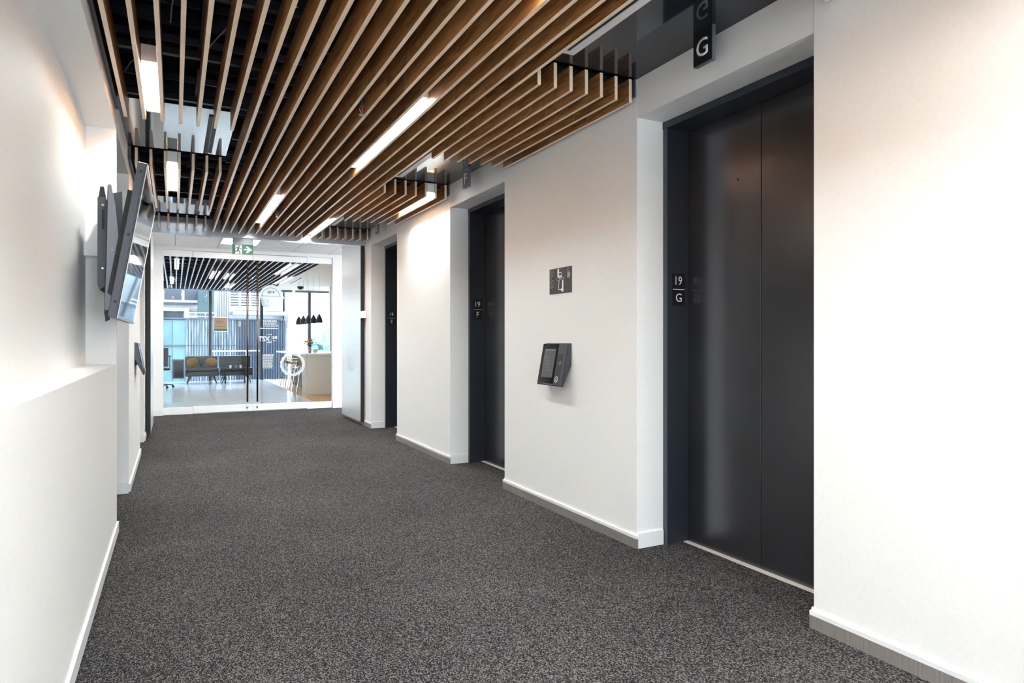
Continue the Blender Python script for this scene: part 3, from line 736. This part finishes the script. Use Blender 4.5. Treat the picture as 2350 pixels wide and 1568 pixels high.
# pawn
bm = bmesh.new()
prof = [(-.055, 1.905), (.055, 1.905), (.05, 1.935), (.025, 1.975), (.016, 2.02), (.03, 2.035), (.02, 2.05), (.028, 2.07), (.018, 2.10), (.006, 2.12), (-.006, 2.12), (-.018, 2.10), (-.028, 2.07), (-.02, 2.05), (-.03, 2.035), (-.016, 2.02), (-.025, 1.975), (-.05, 1.935)]
f.poly(bm, [(1.826 + a, b_) for a, b_ in prof], 0, .0008); thing('chess_decal', bm, 'decal', 'white chess piece decal high on the right glass door', 'decal')
# TSX 30
bm = bmesh.new(); f.rect(bm, 1.40, 1.47, 1.283, 1.289, 0, .0008); t = thing('lettering_decal', bm, 'decal', 'white TSX 30 lettering on the right glass door', 'decal')
f.text('letters', 'TSX', 1.345, 1.215, .085, 'decal', t, 0, w=.19, bold=.03)
f.text('numeral', '30', 1.515, 1.237, .05, 'decal', t, 0, w=.085, bold=.03)
f.text('small_letters', '2022', 1.515, 1.185, .018, 'decal', t, 0, w=.06)
bm = bmesh.new(); f.line(bm, [(1.40, 1.165), (1.40, 1.15), (1.46, 1.15), (1.46, 1.175), (1.43, 1.175)], .008, 0, .0008); link('emblem', bm, 'decal', t)
# lines of text
bm = bmesh.new(); random.seed(5)
for i in range(6):
    v = 1.525 - i * .02; u = 1.33
    while u < 1.55:
        w_ = random.uniform(.01, .03); f.rect(bm, u, u + w_, v, v + .01, 0, .0008); u += w_ + .008
f.rect(bm, 1.28, 1.57, 1.385, 1.40, 0, .0008)
thing('text_decal', bm, 'decal', 'block of small white text lines above the TSX lettering on glass', 'decal')
# vertical text strip
bm = bmesh.new()
for i in range(14): f.rect(bm, 1.70 + random.uniform(0, .01), 1.745 - random.uniform(0, .015), 1.03 + i * .027, 1.045 + i * .027, 0, .0008)
thing('text_decal', bm, 'decal', 'narrow vertical column of white text right of TSX lettering', 'decal')
# angled tag
bm = bmesh.new(); f.poly(bm, [(1.668, 1.62), (1.755, 1.66), (1.75, 1.46), (1.735, 1.46), (1.725, 1.56), (1.70, 1.44), (1.685, 1.52), (1.668, 1.54)], 0, .0008)
thing('ribbon_decal', bm, 'frost2', 'pale angular ribbon decal on the right glass door beside text', 'decal')
# grey panel of text
bm = bmesh.new(); f.rect(bm, 1.317, 1.498, .70, .965, 0, .001); t = thing('info_decal', bm, M['slate'], 'slate grey rectangle of small white text low on the right glass door', 'decal')
bm = bmesh.new()
for i in range(12):
    u = 1.325; v = .93 - i * .019
    while u < 1.47: w_ = random.uniform(.01, .03); f.rect(bm, u, min(u + w_, 1.49), v, v + (.02 if i == 0 else .009), .001, .0016); u += w_ + .007
link('text_lines', bm, 'decal', t)
# TOP 50 badge
bm = bmesh.new(); cu, cv = 1.808, .778
for i in range(72):
    def rad(k): return .198 + .011 * abs(math.sin(k * pi / 4.5))
    a, b_ = 2 * pi * i / 72, 2 * pi * (i + 1) / 72
    f.poly(bm, [(cu + .168 * math.cos(a), cv + .168 * math.sin(a)), (cu + rad(i) * math.cos(a), cv + rad(i) * math.sin(a)), (cu + rad(i + 1) * math.cos(b_), cv + rad(i + 1) * math.sin(b_)), (cu + .168 * math.cos(b_), cv + .168 * math.sin(b_))], 0, .0008)
t = thing('badge_decal', bm, 'frost', 'round scalloped white badge reading TOP 50 FINTECH COMPANIES on the glass', 'decal')
bm = bmesh.new(); f.ring(bm, cu, cv, .155, .161, 0, .0008, 48); f.rect(bm, cu - .07, cu + .08, cv + .095, cv + .105, 0, .0008); f.disc(bm, cu - .075, cv + .10, .012, 0, .001, 12); link('inner_ring', bm, 'decal', t)
f.text('badge_text', 'TOP 50', cu, cv + .045, .032, 'decal', t, 0, w=.15, bold=.02)
f.text('badge_text', 'FINTECH', cu, cv - .005, .032, 'decal', t, 0, w=.15, bold=.02)
f.text('badge_text', 'COMPANIES', cu, cv - .055, .032, 'decal', t, 0, w=.2, bold=.02)

# ------------------------------------------------------------------ wall screen with mount
tv = root('wall_screen', (-.25, 4.5, 1.31), 'large flat screen tilted forward on the left wall, dark glossy face', 'screen')
PB, PT = Vector((-.251, 0, 1.307)), Vector((-.119, 0, 2.086)); V = (PT - PB); H = V.length
n = Vector((V.z, 0, -V.x)).normalized()
f = Fr((PB.x, 3.8, PB.z), (0, 1, 0), V, n); Wd = 1.42
bm = bmesh.new(); f.rect(bm, 0, Wd, 0, H, -.045, -.004); bevel(bm, .003, 1); link('casing', bm, 'mdark', tv)
bm = bmesh.new(); 
for a in ((0, Wd, 0, .016), (0, Wd, H - .012, H), (0, .012, .016, H - .012), (Wd - .012, Wd, .016, H - .012)): f.rect(bm, *a, -.004, 0)
link('bezel', bm, 'steel', tv)
bm = bmesh.new(); f.rect(bm, .012, Wd - .012, .016, H - .012, -.0038, -.002); link('display', bm, 'screen', tv)
bm = bmesh.new(); f.rect(bm, .12, Wd - .1, .12, H - .13, -.075, -.045); link('rear_cover', bm, 'black', tv)
for v in (H * .94, H * .53, H * .1):
    bm = bmesh.new(); ff = Fr(f.p(0, v, -.024), (n.x, 0, n.z), V, (0, -1, 0)); ff.disc(bm, 0, 0, .007, 0, .006, 14); link('screw', bm, 'black', tv)
bm = bmesh.new()
ff = Fr(f.p(0, 0, -.012), (n.x, 0, n.z), V, (0, -1, 0)); ff.rect(bm, -.001, .001, .02, H - .02, -.0002, .001); link('seam', bm, 'black', tv)
mt = root('screen_mount', (-.38, 4.4, 1.316), 'black and grey steel tilting wall mount behind the left screen', 'bracket')
def side(name, pts, y0, y1, mat):
    bm = bmesh.new(); a = [bm.verts.new((x, y0, z)) for x, z in pts]; b_ = [bm.verts.new((x, y1, z)) for x, z in pts]; k = len(pts)
    bm.faces.new(a); bm.faces.new(b_[::-1])
    for i in range(k): bm.faces.new((a[i], a[(i + 1) % k], b_[(i + 1) % k], b_[i]))
    return link(name, bm, mat, mt)
side('wall_plate', [(-.385, 2.0), (-.385, 1.51), (-.375, 1.48), (-.355, 1.495), (-.335, 1.51), (-.330, 1.96), (-.345, 2.0)], 4.35, 4.70, 'mdark')
side('plate_edge', [(-.372, 2.06), (-.355, 2.06), (-.345, 2.0), (-.38, 2.0)], 4.352, 4.40, 'black')
side('swing_arm', [(-.322, 2.045), (-.308, 2.045), (-.288, 1.93), (-.272, 1.74), (-.275, 1.6), (-.297, 1.43), (-.325, 1.33), (-.34, 1.33), (-.33, 1.6)], 4.20, 4.207, 'mmid')
side('rear_arm', [(-.322, 2.045), (-.272, 2.06), (-.268, 1.8), (-.272, 1.6), (-.33, 1.4)], 4.45, 4.456, 'mdark')
side('arm_web', [(-.326, 2.04), (-.321, 2.04), (-.335, 1.34), (-.342, 1.34)], 4.207, 4.45, 'black')
side('cross_bar', [(-.30, 1.92), (-.21, 1.92), (-.25, 1.62), (-.30, 1.62)], 4.46, 4.7, 'black')
side('lower_hook', [(-.338, 1.36), (-.32, 1.36), (-.318, 1.31), (-.335, 1.30)], 4.19, 4.25, 'black')
box('wall_spacer', XN, -.386, 4.64, 4.69, 1.70, 1.78, 'white', mt)
g_ = Fr((0, 4.35, 0), (1, 0, 0), (0, 0, 1), (0, -1, 0))
bm = bmesh.new(); g_.disc(bm, -.358, 1.955, .007, 0, .01, 14); link('bolt', bm, 'chrome', mt)
bm = bmesh.new(); g_.disc(bm, -.36, 1.60, .006, 0, .01, 14); link('bolt', bm, 'chrome', mt)
bm = bmesh.new(); g_.rect(bm, -.364, -.352, 1.82, 1.93, 0, .0015); link('slot', bm, 'black', mt)
bm = bmesh.new(); Fr((0, 4.2, 0), (1, 0, 0), (0, 0, 1), (0, -1, 0)).disc(bm, -.303, 1.69, .005, 0, .006, 12); link('rivet', bm, 'steel', mt)
bm = bmesh.new(); tube(bm, [(-.265, 4.42, 1.80), (-.255, 4.42, 1.77), (-.262, 4.42, 1.74), (-.25, 4.42, 1.71), (-.262, 4.42, 1.69), (-.258, 4.42, 1.65)], .005, 6); link('cable', bm, 'cable', mt)
box('connector', -.268, -.25, 4.41, 4.43, 1.63, 1.655, 'blue', mt)

# ------------------------------------------------------------------ reception room shell
struct('wall_left', [(-3.3, -3.2, YG, 21.3, 0, 3.4)], 'wall', None, 'left wall of the reception room')
struct('wall_right', [(7.2, 7.3, YG, 21.3, 0, 3.4)], 'wall', None, 'right wall of the reception room')
rc = box('ceiling', -3.2, 2.44, YG + .06, 21.3, 3.2, 3.3, 'plenum'); tag(rc, 'dark reception ceiling with hanging slats', None, None, 'structure')
for k in range(-14, 27):
    x = SX[0] + .0996 * k
    slat(x, 12.02, 19.62, rc, ('slat2', 'slat2_edge'), w=.022)
for j in range(12): box('carrier_rail', -1.6, 2.36, 12.3 + .63 * j, 12.33 + .63 * j, 2.692, 2.72, 'black', rc)
for j in range(9): box('joist', -3.2, 2.4, 12.4 + .8 * j, 12.55 + .8 * j, 2.9, 3.0, 'joist', rc)
box('edge_beam', -3.2, 2.44, 19.66, 19.8, 2.55, 3.2, 'mmid', rc)
box('side_beam', 2.385, 2.44, 12.0, 19.66, 2.66, 3.2, 'black', rc)
boxes('window_bulkhead', [(-3.2, 2.44, 19.8, 21.2, 2.62, 2.7)], 'mmid', rc)
cc = box('ceiling', 2.44, 7.2, YG + .06, 21.2, 2.74, 2.8, 'cream'); tag(cc, 'cream panelled ceiling over the kitchen island', None, None, 'structure')
for i in range(4):
    for j in range(8): box('ceiling_panel', 2.45 + 1.2 * i, 3.645 + 1.2 * i, 12.0 + 1.15 * j, 13.145 + 1.15 * j, 2.72, 2.74, 'cream', cc)
for xx, a, b_, lb in ((.035, 12.9, 14.7, 'lamp nearest the glass on the left between reception slats'), (.732, 14.9, 16.6, 'middle lamp between reception slats left of the door handles'),
                      (1.03, 15.3, 16.6, 'short lamp between reception slats just left of the door handles'), (1.228, 18.0, 19.4, 'far lamp between reception slats by the left door handle'),
                      (1.926, 12.8, 14.9, 'long lamp between reception slats seen through the right glass door'), (2.225, 15.4, 17.4, 'far right lamp between reception slats by the cream ceiling'),
                      (-.063, 16.7, 18.6, 'far left lamp between reception slats')):
    lamp(0, a, b_, lb, 2.60, 'lamp_room', 'linear lamps in the reception slats', xg=xx)
bm = bmesh.new(); lathe(bm, (3.2, 19.6, 2.63), [(.02, 0), (.06, .015), (.085, .05), (.09, .09)], 20); t = link('dome_camera', bm, 'black', smooth=True); tag(t, 'black dome camera on the cream ceiling beyond the glass', 'camera')
t = root('slot_diffuser', (2.76, 17.6, 2.71), 'white edged slot vent in the cream ceiling beyond the glass', 'air vent')
boxes('vent_frame', [(2.70, 2.73, 16.9, 18.6, 2.708, 2.72), (2.79, 2.82, 16.9, 18.6, 2.708, 2.72)], 'white', t); boxes('slot', [(2.73, 2.79, 16.9, 18.6, 2.712, 2.72)], 'black', t)
for x_, y_ in ((3.6, 18.2), (3.3, 17.2)):
    pass
# small hanging wires / sprinkler pipe in the reception ceiling
bm = bmesh.new(); tube(bm, [(1.12, 14.2, 2.95), (1.3, 14.4, 2.8), (1.42, 14.5, 2.9), (1.5, 14.6, 2.75), (1.46, 14.6, 2.62)], .02, 6); link('cable', bm, 'mmid', rc)

# ------------------------------------------------------------------ far window wall
YW = 21.2
struct('wall_front', [(-3.2, 7.2, YW, YW + .1, -.2, .005), (-3.2, 7.2, YW, YW + .1, 2.66, 3.4)], 'mmid', None, 'far window wall edge')
mx = [-3.2, -1.9, -.48, .92, 2.33, 3.73, 5.2, 7.2]
for i in range(7):
    w_ = root('window_%d' % (i + 3), ((mx[i] + mx[i + 1]) / 2, YW, 0), 'tall far window of the reception', None, None, 'structure')
    box('glass_pane', mx[i] + .04, mx[i + 1] - .04, YW + .04, YW + .05, .005, 2.66, 'wglass', w_)
    box('mullion', mx[i + 1] - .04, mx[i + 1] + .04, YW - .06, YW + .08, .005, 2.66, 'mdark', w_)
# white partition on the right
struct('wall_right', [(3.95, 5.4, 19.2, 19.35, 0, 2.72)], 'wall')
t = root('picture_frame', (4.05, 19.18, 1.0), 'dark edged frames on the white partition right of the far window', 'picture')
for z in (1.28, .86):
    box('frame', 4.02, 4.14, 19.17, 19.198, z, z + .36, 'black', t); box('print', 4.04, 4.12, 19.165, 19.172, z + .03, z + .33, 'white', t)

# ------------------------------------------------------------------ sofas
def sofa(x0, x1, label, back=True):
    yc = 20.35
    r_ = root('sofa', ((x0 + x1) / 2, yc, 0), label, 'sofa')
    bm = bmesh.new(); abox(bm, x0, x1, yc - .38, yc + .38, .20, .33); bevel(bm, .015); link('base', bm, 'leather', r_)
    bm = bmesh.new(); abox(bm, x0 + .01, x1 - .01, yc - .38, yc + .25, .33, .42); bevel(bm, .025, 3); link('seat', bm, 'leather', r_)
    bm = bmesh.new(); abox(bm, x0 + .01, x1 - .01, yc + .25, yc + .38, .33, .73); bevel(bm, .02, 3); link('backrest', bm, 'leather', r_)
    bm = bmesh.new(); abox(bm, x0 + .005, x1 - .005, yc + .245, yc + .385, .728, .742); link('top_trim', bm, 'mmid', r_)
    for lx, dx in ((x0 + .13, -.08), (x1 - .13, .08)):
        for ly in (yc - .33, yc + .33):
            bm = bmesh.new(); tube(bm, [(lx, ly, .20), (lx + dx, ly, 0.0)], [.022, .012], 8); link('leg', bm, 'mdark', r_)
    return r_
sofa(.25, 1.09, 'black two seat sofa, left of the pair before the far window')
sofa(1.12, 1.97, 'black two seat sofa, right of the pair behind the door handles')
def cushion(x, col, label, w_=.4):
    bm = bmesh.new(); bmesh.ops.create_uvsphere(bm, u_segments=16, v_segments=10, radius=.5)
    for v in bm.verts: v.co = Vector((x + v.co.x * w_, 20.52 + v.co.y * .14, .56 + v.co.z * .26))
    o = link('cushion', bm, col, smooth=True); tag(o, label, 'cushion')
cushion(.44, 'gold', 'ochre cushion at the left end of the left black sofa', .30)
cushion(.665, 'greyfab', 'grey cushion in the middle of the left black sofa', .13)
cushion(.92, 'gold', 'large ochre cushion at the right end of the left black sofa', .34)
# table with magazines behind right sofa
r_ = root('side_table', (1.5, 19.75, 0), 'low dark table before the right black sofa', 'table')
box('table_top', 1.2, 1.75, 19.55, 19.85, .40, .42, 'blackgloss', r_)
for lx in (1.22, 1.72):
    for ly in (19.57, 19.82): box('leg', lx, lx + .02, ly, ly + .02, 0, .40, 'black', r_)
for i, (x_, c_, lb) in enumerate(((1.36, 'white', 'white cup on the low dark table, left'), (1.5, 'blue', 'blue cup on the low dark table'), (1.62, 'signwhite', 'white cup on the low dark table, right'))):
    bm = bmesh.new(); lathe(bm, (x_, 19.7, .42), [(.025, 0), (.032, .08)], 12); t = link('cup', bm, c_); tag(t, lb, 'cup')
# grey lounge screen / planter left of sofa
r_ = root('side_cabinet', (.07, 20.6, 0), 'dark grey open cabinet left of the black sofas', 'cabinet')
boxes('cabinet_frame', [(-.06, .24, 20.5, 20.54, .62, .66), (-.06, -.03, 20.5, 20.8, .14, .64), (.21, .24, 20.5, 20.8, .14, .64), (-.06, .24, 20.5, 20.8, .12, .15)], 'mmid', r_)
box('cabinet_back', -.03, .21, 20.78, 20.8, .15, .62, 'mdark', r_)
# office stool at the left edge
r_ = root('office_chair', (-.26, 18.6, 0), 'dark swivel chair half hidden at the left edge of the glass', 'chair')
bm = bmesh.new(); abox(bm, -.50, -.10, 18.4, 18.8, .44, .50); bevel(bm, .03, 3); link('seat', bm, 'black', r_)
bm = bmesh.new(); abox(bm, -.50, -.14, 18.78, 18.84, .52, 1.0); bevel(bm, .025, 3); link('backrest', bm, 'mdark', r_)
bm = bmesh.new(); abox(bm, -.14, -.08, 18.4, 18.75, .78, .81); abox(bm, -.12, -.10, 18.55, 18.6, .47, .78); link('armrest', bm, 'black', r_)
bm = bmesh.new(); tube(bm, [(-.30, 18.6, .08), (-.30, 18.6, .44)], .03, 10); link('column', bm, 'mdark', r_)
for i in range(5):
    a = 2 * pi * i / 5 + .2; e = (-.30 + .27 * math.cos(a), 18.6 + .27 * math.sin(a))
    bm = bmesh.new(); tube(bm, [(-.30, 18.6, .10), (e[0], e[1], .07)], .015, 6); lg = link('leg', bm, 'black', r_)
    bm = bmesh.new(); Fr((e[0], e[1], .03), (1, 0, 0), (0, 0, 1), (0, -1, 0)).disc(bm, 0, 0, .03, -.01, .01, 14); link('caster', bm, 'black', lg)

# ------------------------------------------------------------------ kitchen island
isl = root('kitchen_island', (3.0, 17.3, 0), 'long white kitchen island with dark wood side beyond the glass', 'island')
box('end_panel', 2.50, 3.62, 15.0, 15.06, 0, .86, 'island', isl)
box('worktop', 2.47, 3.66, 14.97, 19.0, .86, .90, 'white', isl, .004)
box('island_body', 2.86, 3.60, 15.06, 18.95, 0, .86, 'darkwood', isl)
def stool(y, label, first=[None]):
    if first[0] is None:
        r_ = root('bar_stool', (2.66, y, 0), label, 'stool', 'bar stools along the kitchen island')
        bm = bmesh.new(); abox(bm, 2.50, 2.80, y - .17, y + .17, .60, .63); bevel(bm, .012); link('seat', bm, 'shell', r_)
        bm = bmesh.new()
        for s_ in range(9):
            a0 = pi * .6 + s_ * pi * .8 / 8
            tube(bm, [(2.66 + .16 * math.cos(a0), y + .17 * math.sin(a0), .62), (2.66 + .19 * math.cos(a0), y + .2 * math.sin(a0), .80)], .006, 5)
        link('backrest', bm, 'gold', r_)
        for sx_, sy_ in ((-1, -1), (-1, 1), (1, -1), (1, 1)):
            bm = bmesh.new(); tube(bm, [(2.66 + sx_ * .11, y + sy_ * .11, .60), (2.66 + sx_ * .19, y + sy_ * .19, 0)], .009, 6); link('leg', bm, 'chrome', r_)
        bm = bmesh.new(); q = .155; tube(bm, [(2.66 - q, y - q, .24), (2.66 + q, y - q, .24), (2.66 + q, y + q, .24), (2.66 - q, y + q, .24), (2.66 - q, y - q, .24)], .006, 6); link('footrest', bm, 'chrome', r_)
        first[0] = r_; first.append(y); return
    c = copy_tree(first[0], (0, y - first[1], 0)); c['label'] = label
for y_, lb in ((15.45, 'bar stool nearest the glass beside the white island'), (16.15, 'second bar stool from the glass along the island'), (16.85, 'third bar stool from the glass along the island'), (17.6, 'fourth bar stool along the island'), (18.4, 'farthest bar stool at the window end of the island')):
    stool(y_, lb)
# flowers
r_ = root('flower_vase', (2.755, 15.6, .90), 'glass vase with red and orange flowers on the white island', 'vase')
bm = bmesh.new(); lathe(bm, (2.755, 15.6, .90), [(.03, 0), (.035, .03), (.028, .10), (.038, .14)], 16); link('vase', bm, 'steel', r_, smooth=True)
random.seed(11)
bm = bmesh.new()
for i in range(12):
    a = random.uniform(0, 2 * pi); rr = random.uniform(.02, .1); tube(bm, [(2.755, 15.6, 1.0), (2.755 + rr * math.cos(a), 15.6 + rr * math.sin(a), 1.12)], .004, 5)
link('stem', bm, 'stem', r_)
for i in range(13):
    a = random.uniform(0, 2 * pi); rr = random.uniform(.02, .10); z_ = random.uniform(1.06, 1.13)
    bm = bmesh.new(); c = Vector((2.755 + rr * math.cos(a), 15.6 + rr * math.sin(a), z_)); d = Vector((math.cos(a), math.sin(a), .4)).normalized() * .05; sd = Vector((-math.sin(a), math.cos(a), 0)) * .018
    vs = [bm.verts.new(p) for p in (c, c + d + sd, c + d * 2, c + d - sd, c + d + Vector((0, 0, .012)))]
    for q in ((0, 1, 4), (1, 2, 4), (2, 3, 4), (3, 0, 4), (3, 2, 1, 0)): bm.faces.new([vs[t_] for t_ in q])
    link('leaf', bm, 'stem', r_)
for i in range(15):
    a = random.uniform(0, 2 * pi); rr = random.uniform(.0, .12); z_ = 1.21 - rr * .6 + random.uniform(-.02, .015)
    bm = bmesh.new(); bmesh.ops.create_icosphere(bm, subdivisions=1, radius=.026)
    for v in bm.verts: v.co = Vector((v.co.x * random.uniform(.8, 1.2), v.co.y, v.co.z * random.uniform(.8, 1.2))) + Vector((2.755 + rr * math.cos(a), 15.6 + rr * math.sin(a), z_))
    link('flower', bm, ('red', 'orange', 'yellow', 'red')[i % 4], r_)
bm = bmesh.new(); lathe(bm, (2.90, 15.75, .90), [(.03, 0), (.05, .02), (.075, .07), (.07, .075), (.04, .03)], 20); t = link('bowl', bm, 'white', smooth=True); tag(t, 'white bowl on the island right of the flower vase', 'bowl')
# black pendants over the island
for i, (x_, y_) in enumerate(((2.90, 18.0), (2.93, 17.5), (2.96, 17.0), (3.00, 16.5), (3.04, 16.0))):
    r_ = root('pendant_lamp', (x_, y_, 1.60), 'black dome pendant lamp over the island, ' + ('farthest from the glass', 'fourth from the glass', 'middle of the row', 'second from the glass', 'nearest the glass')[i], 'lamp', 'black pendants over the island')
    bm = bmesh.new(); lathe(bm, (x_, y_, 1.60), [(.075, 0), (.08, .03), (.07, .09), (.045, .15), (.02, .19), (.018, .21)], 18); link('shade', bm, 'black', r_, smooth=True)
    bm = bmesh.new(); tube(bm, [(x_, y_, 1.8), (x_, y_, 2.72)], .0025, 5); link('cord', bm, 'mmid', r_)

# ------------------------------------------------------------------ outside
def bldg(name, loc, label): return root(name, loc, label, 'building')
g_ = box('ground', -60, 90, 26, 160, -14.2, -14, 'ground'); tag(g_, 'hazy distant ground outside the windows', None, None, 'structure')
# corrugated roof plant wall
b_ = bldg('plant_enclosure', (2.0, 30.4, -14), 'long ribbed metal cladding wall outside the far window')
zt = 2.03
box('wall', .4, 2.3, 30.2, 31, -14, zt, 'corr', b_); box('wall', 2.3, 4.27, 30.2, 31, -14, zt, 'corr_dark', b_); box('wall', -6, .4, 30.2, 31, -14, zt - .02, 'teal', b_)
for i in range(38):
    x = .42 + i * .102; z0_ = -3
    box('rib', x, x + .05, 30.14, 30.2, z0_, zt, 'corr' if x < 2.3 else 'corr_dark', b_)
boxes('coping', [(-6, 4.3, 30.1, 31.05, zt, zt + .07)], 'corr_dark', b_)
boxes('joint', [(-6, 4.3, 30.12, 30.2, .95, .98), (-.1, -.08, 30.18, 30.2, -3, zt)], 'corr_dark', b_)
boxes('handrail', [(1.35, 3.2, 29.2, 29.25, .72, .77)], 'bwhite', b_)
for x in (1.4, 2.0, 2.6, 3.15): box('post', x, x + .04, 29.2, 29.24, -3, .72, 'bpale', b_)
# terrace outside
box('terrace', -6, 9, 21.6, 30.1, -.9, -.8, 'bpale', b_)
# left white block with dark windows
b_ = bldg('office_block', (-1.5, 37, -14), 'white office block with dark band windows behind the left of the cladding')
box('wall', -8, 1.05, 36, 40, -14, 6, 'bwhite', b_)
for i, x in enumerate((-3.6, -2.1, -.45, .42)):
    w_ = box('window', x, x + .75, 35.95, 36.02, 3.15, 3.9, 'bwin', b_)
box('window', -6, .35, 35.93, 36.02, 1.6, 2.55, 'bwin', b_); box('ledge', -6, 1.0, 35.6, 36, 2.58, 2.72, 'bstone', b_); box('ledge', -6, 1.0, 35.6, 36, 2.92, 3.0, 'bwin', b_)
box('column', .42, .62, 35.4, 35.6, -3, 2.7, 'bwhite', b_)
# teal volume
b_ = bldg('teal_tower', (1.3, 34, -14), 'dark teal plain tower behind the cladding')
box('wall', .98, 1.62, 33.5, 35.5, -14, 3.6, 'teal_dark', b_)
boxes('railing', [(.5, 1.6, 32.5, 32.54, 2.38, 2.42), (.5, 1.6, 32.5, 32.54, 2.22, 2.25), (.5, .54, 32.5, 32.54, 2, 2.4), (1.2, 1.23, 32.5, 32.54, 2, 2.4)], 'bwhite', b_)
# white louvred building
b_ = bldg('louvred_building', (3.2, 38, -14), 'white building with dark horizontal louvres in the middle of the far view')
box('wall', 1.85, 5.0, 36, 42, -14, 5, 'bwhite', b_)
for r0 in range(6):
    for c_ in range(4): box('louvre', 2.5 + c_ * .48, 2.88 + c_ * .48, 35.94, 36.02, 2.92 + r0 * .13, 2.97 + r0 * .13, 'bwin', b_)
for i in range(7): box('pipe', 1.92 + i * .08, 1.96 + i * .08, 35.85, 35.95, 2.2, 3.9, 'bpale' if i % 2 else 'bstone', b_)
box('roof_slab', 2.5, 5.0, 34.6, 36, 2.42, 2.6, 'bpale', b_); box('window', 2.7, 4.9, 35.9, 36.02, 2.62, 2.68, 'bwin', b_)
# white tower right
b_ = bldg('white_tower', (5.2, 36, -14), 'tall plain white tower right of the cladding')
box('wall', 5.1, 6.15, 35, 38, -14, 7, 'bwhite', b_)
for z in (1.2, 2.2, 3.2): box('string_course', 5.08, 6.17, 34.96, 35, z, z + .05, 'bpale', b_)
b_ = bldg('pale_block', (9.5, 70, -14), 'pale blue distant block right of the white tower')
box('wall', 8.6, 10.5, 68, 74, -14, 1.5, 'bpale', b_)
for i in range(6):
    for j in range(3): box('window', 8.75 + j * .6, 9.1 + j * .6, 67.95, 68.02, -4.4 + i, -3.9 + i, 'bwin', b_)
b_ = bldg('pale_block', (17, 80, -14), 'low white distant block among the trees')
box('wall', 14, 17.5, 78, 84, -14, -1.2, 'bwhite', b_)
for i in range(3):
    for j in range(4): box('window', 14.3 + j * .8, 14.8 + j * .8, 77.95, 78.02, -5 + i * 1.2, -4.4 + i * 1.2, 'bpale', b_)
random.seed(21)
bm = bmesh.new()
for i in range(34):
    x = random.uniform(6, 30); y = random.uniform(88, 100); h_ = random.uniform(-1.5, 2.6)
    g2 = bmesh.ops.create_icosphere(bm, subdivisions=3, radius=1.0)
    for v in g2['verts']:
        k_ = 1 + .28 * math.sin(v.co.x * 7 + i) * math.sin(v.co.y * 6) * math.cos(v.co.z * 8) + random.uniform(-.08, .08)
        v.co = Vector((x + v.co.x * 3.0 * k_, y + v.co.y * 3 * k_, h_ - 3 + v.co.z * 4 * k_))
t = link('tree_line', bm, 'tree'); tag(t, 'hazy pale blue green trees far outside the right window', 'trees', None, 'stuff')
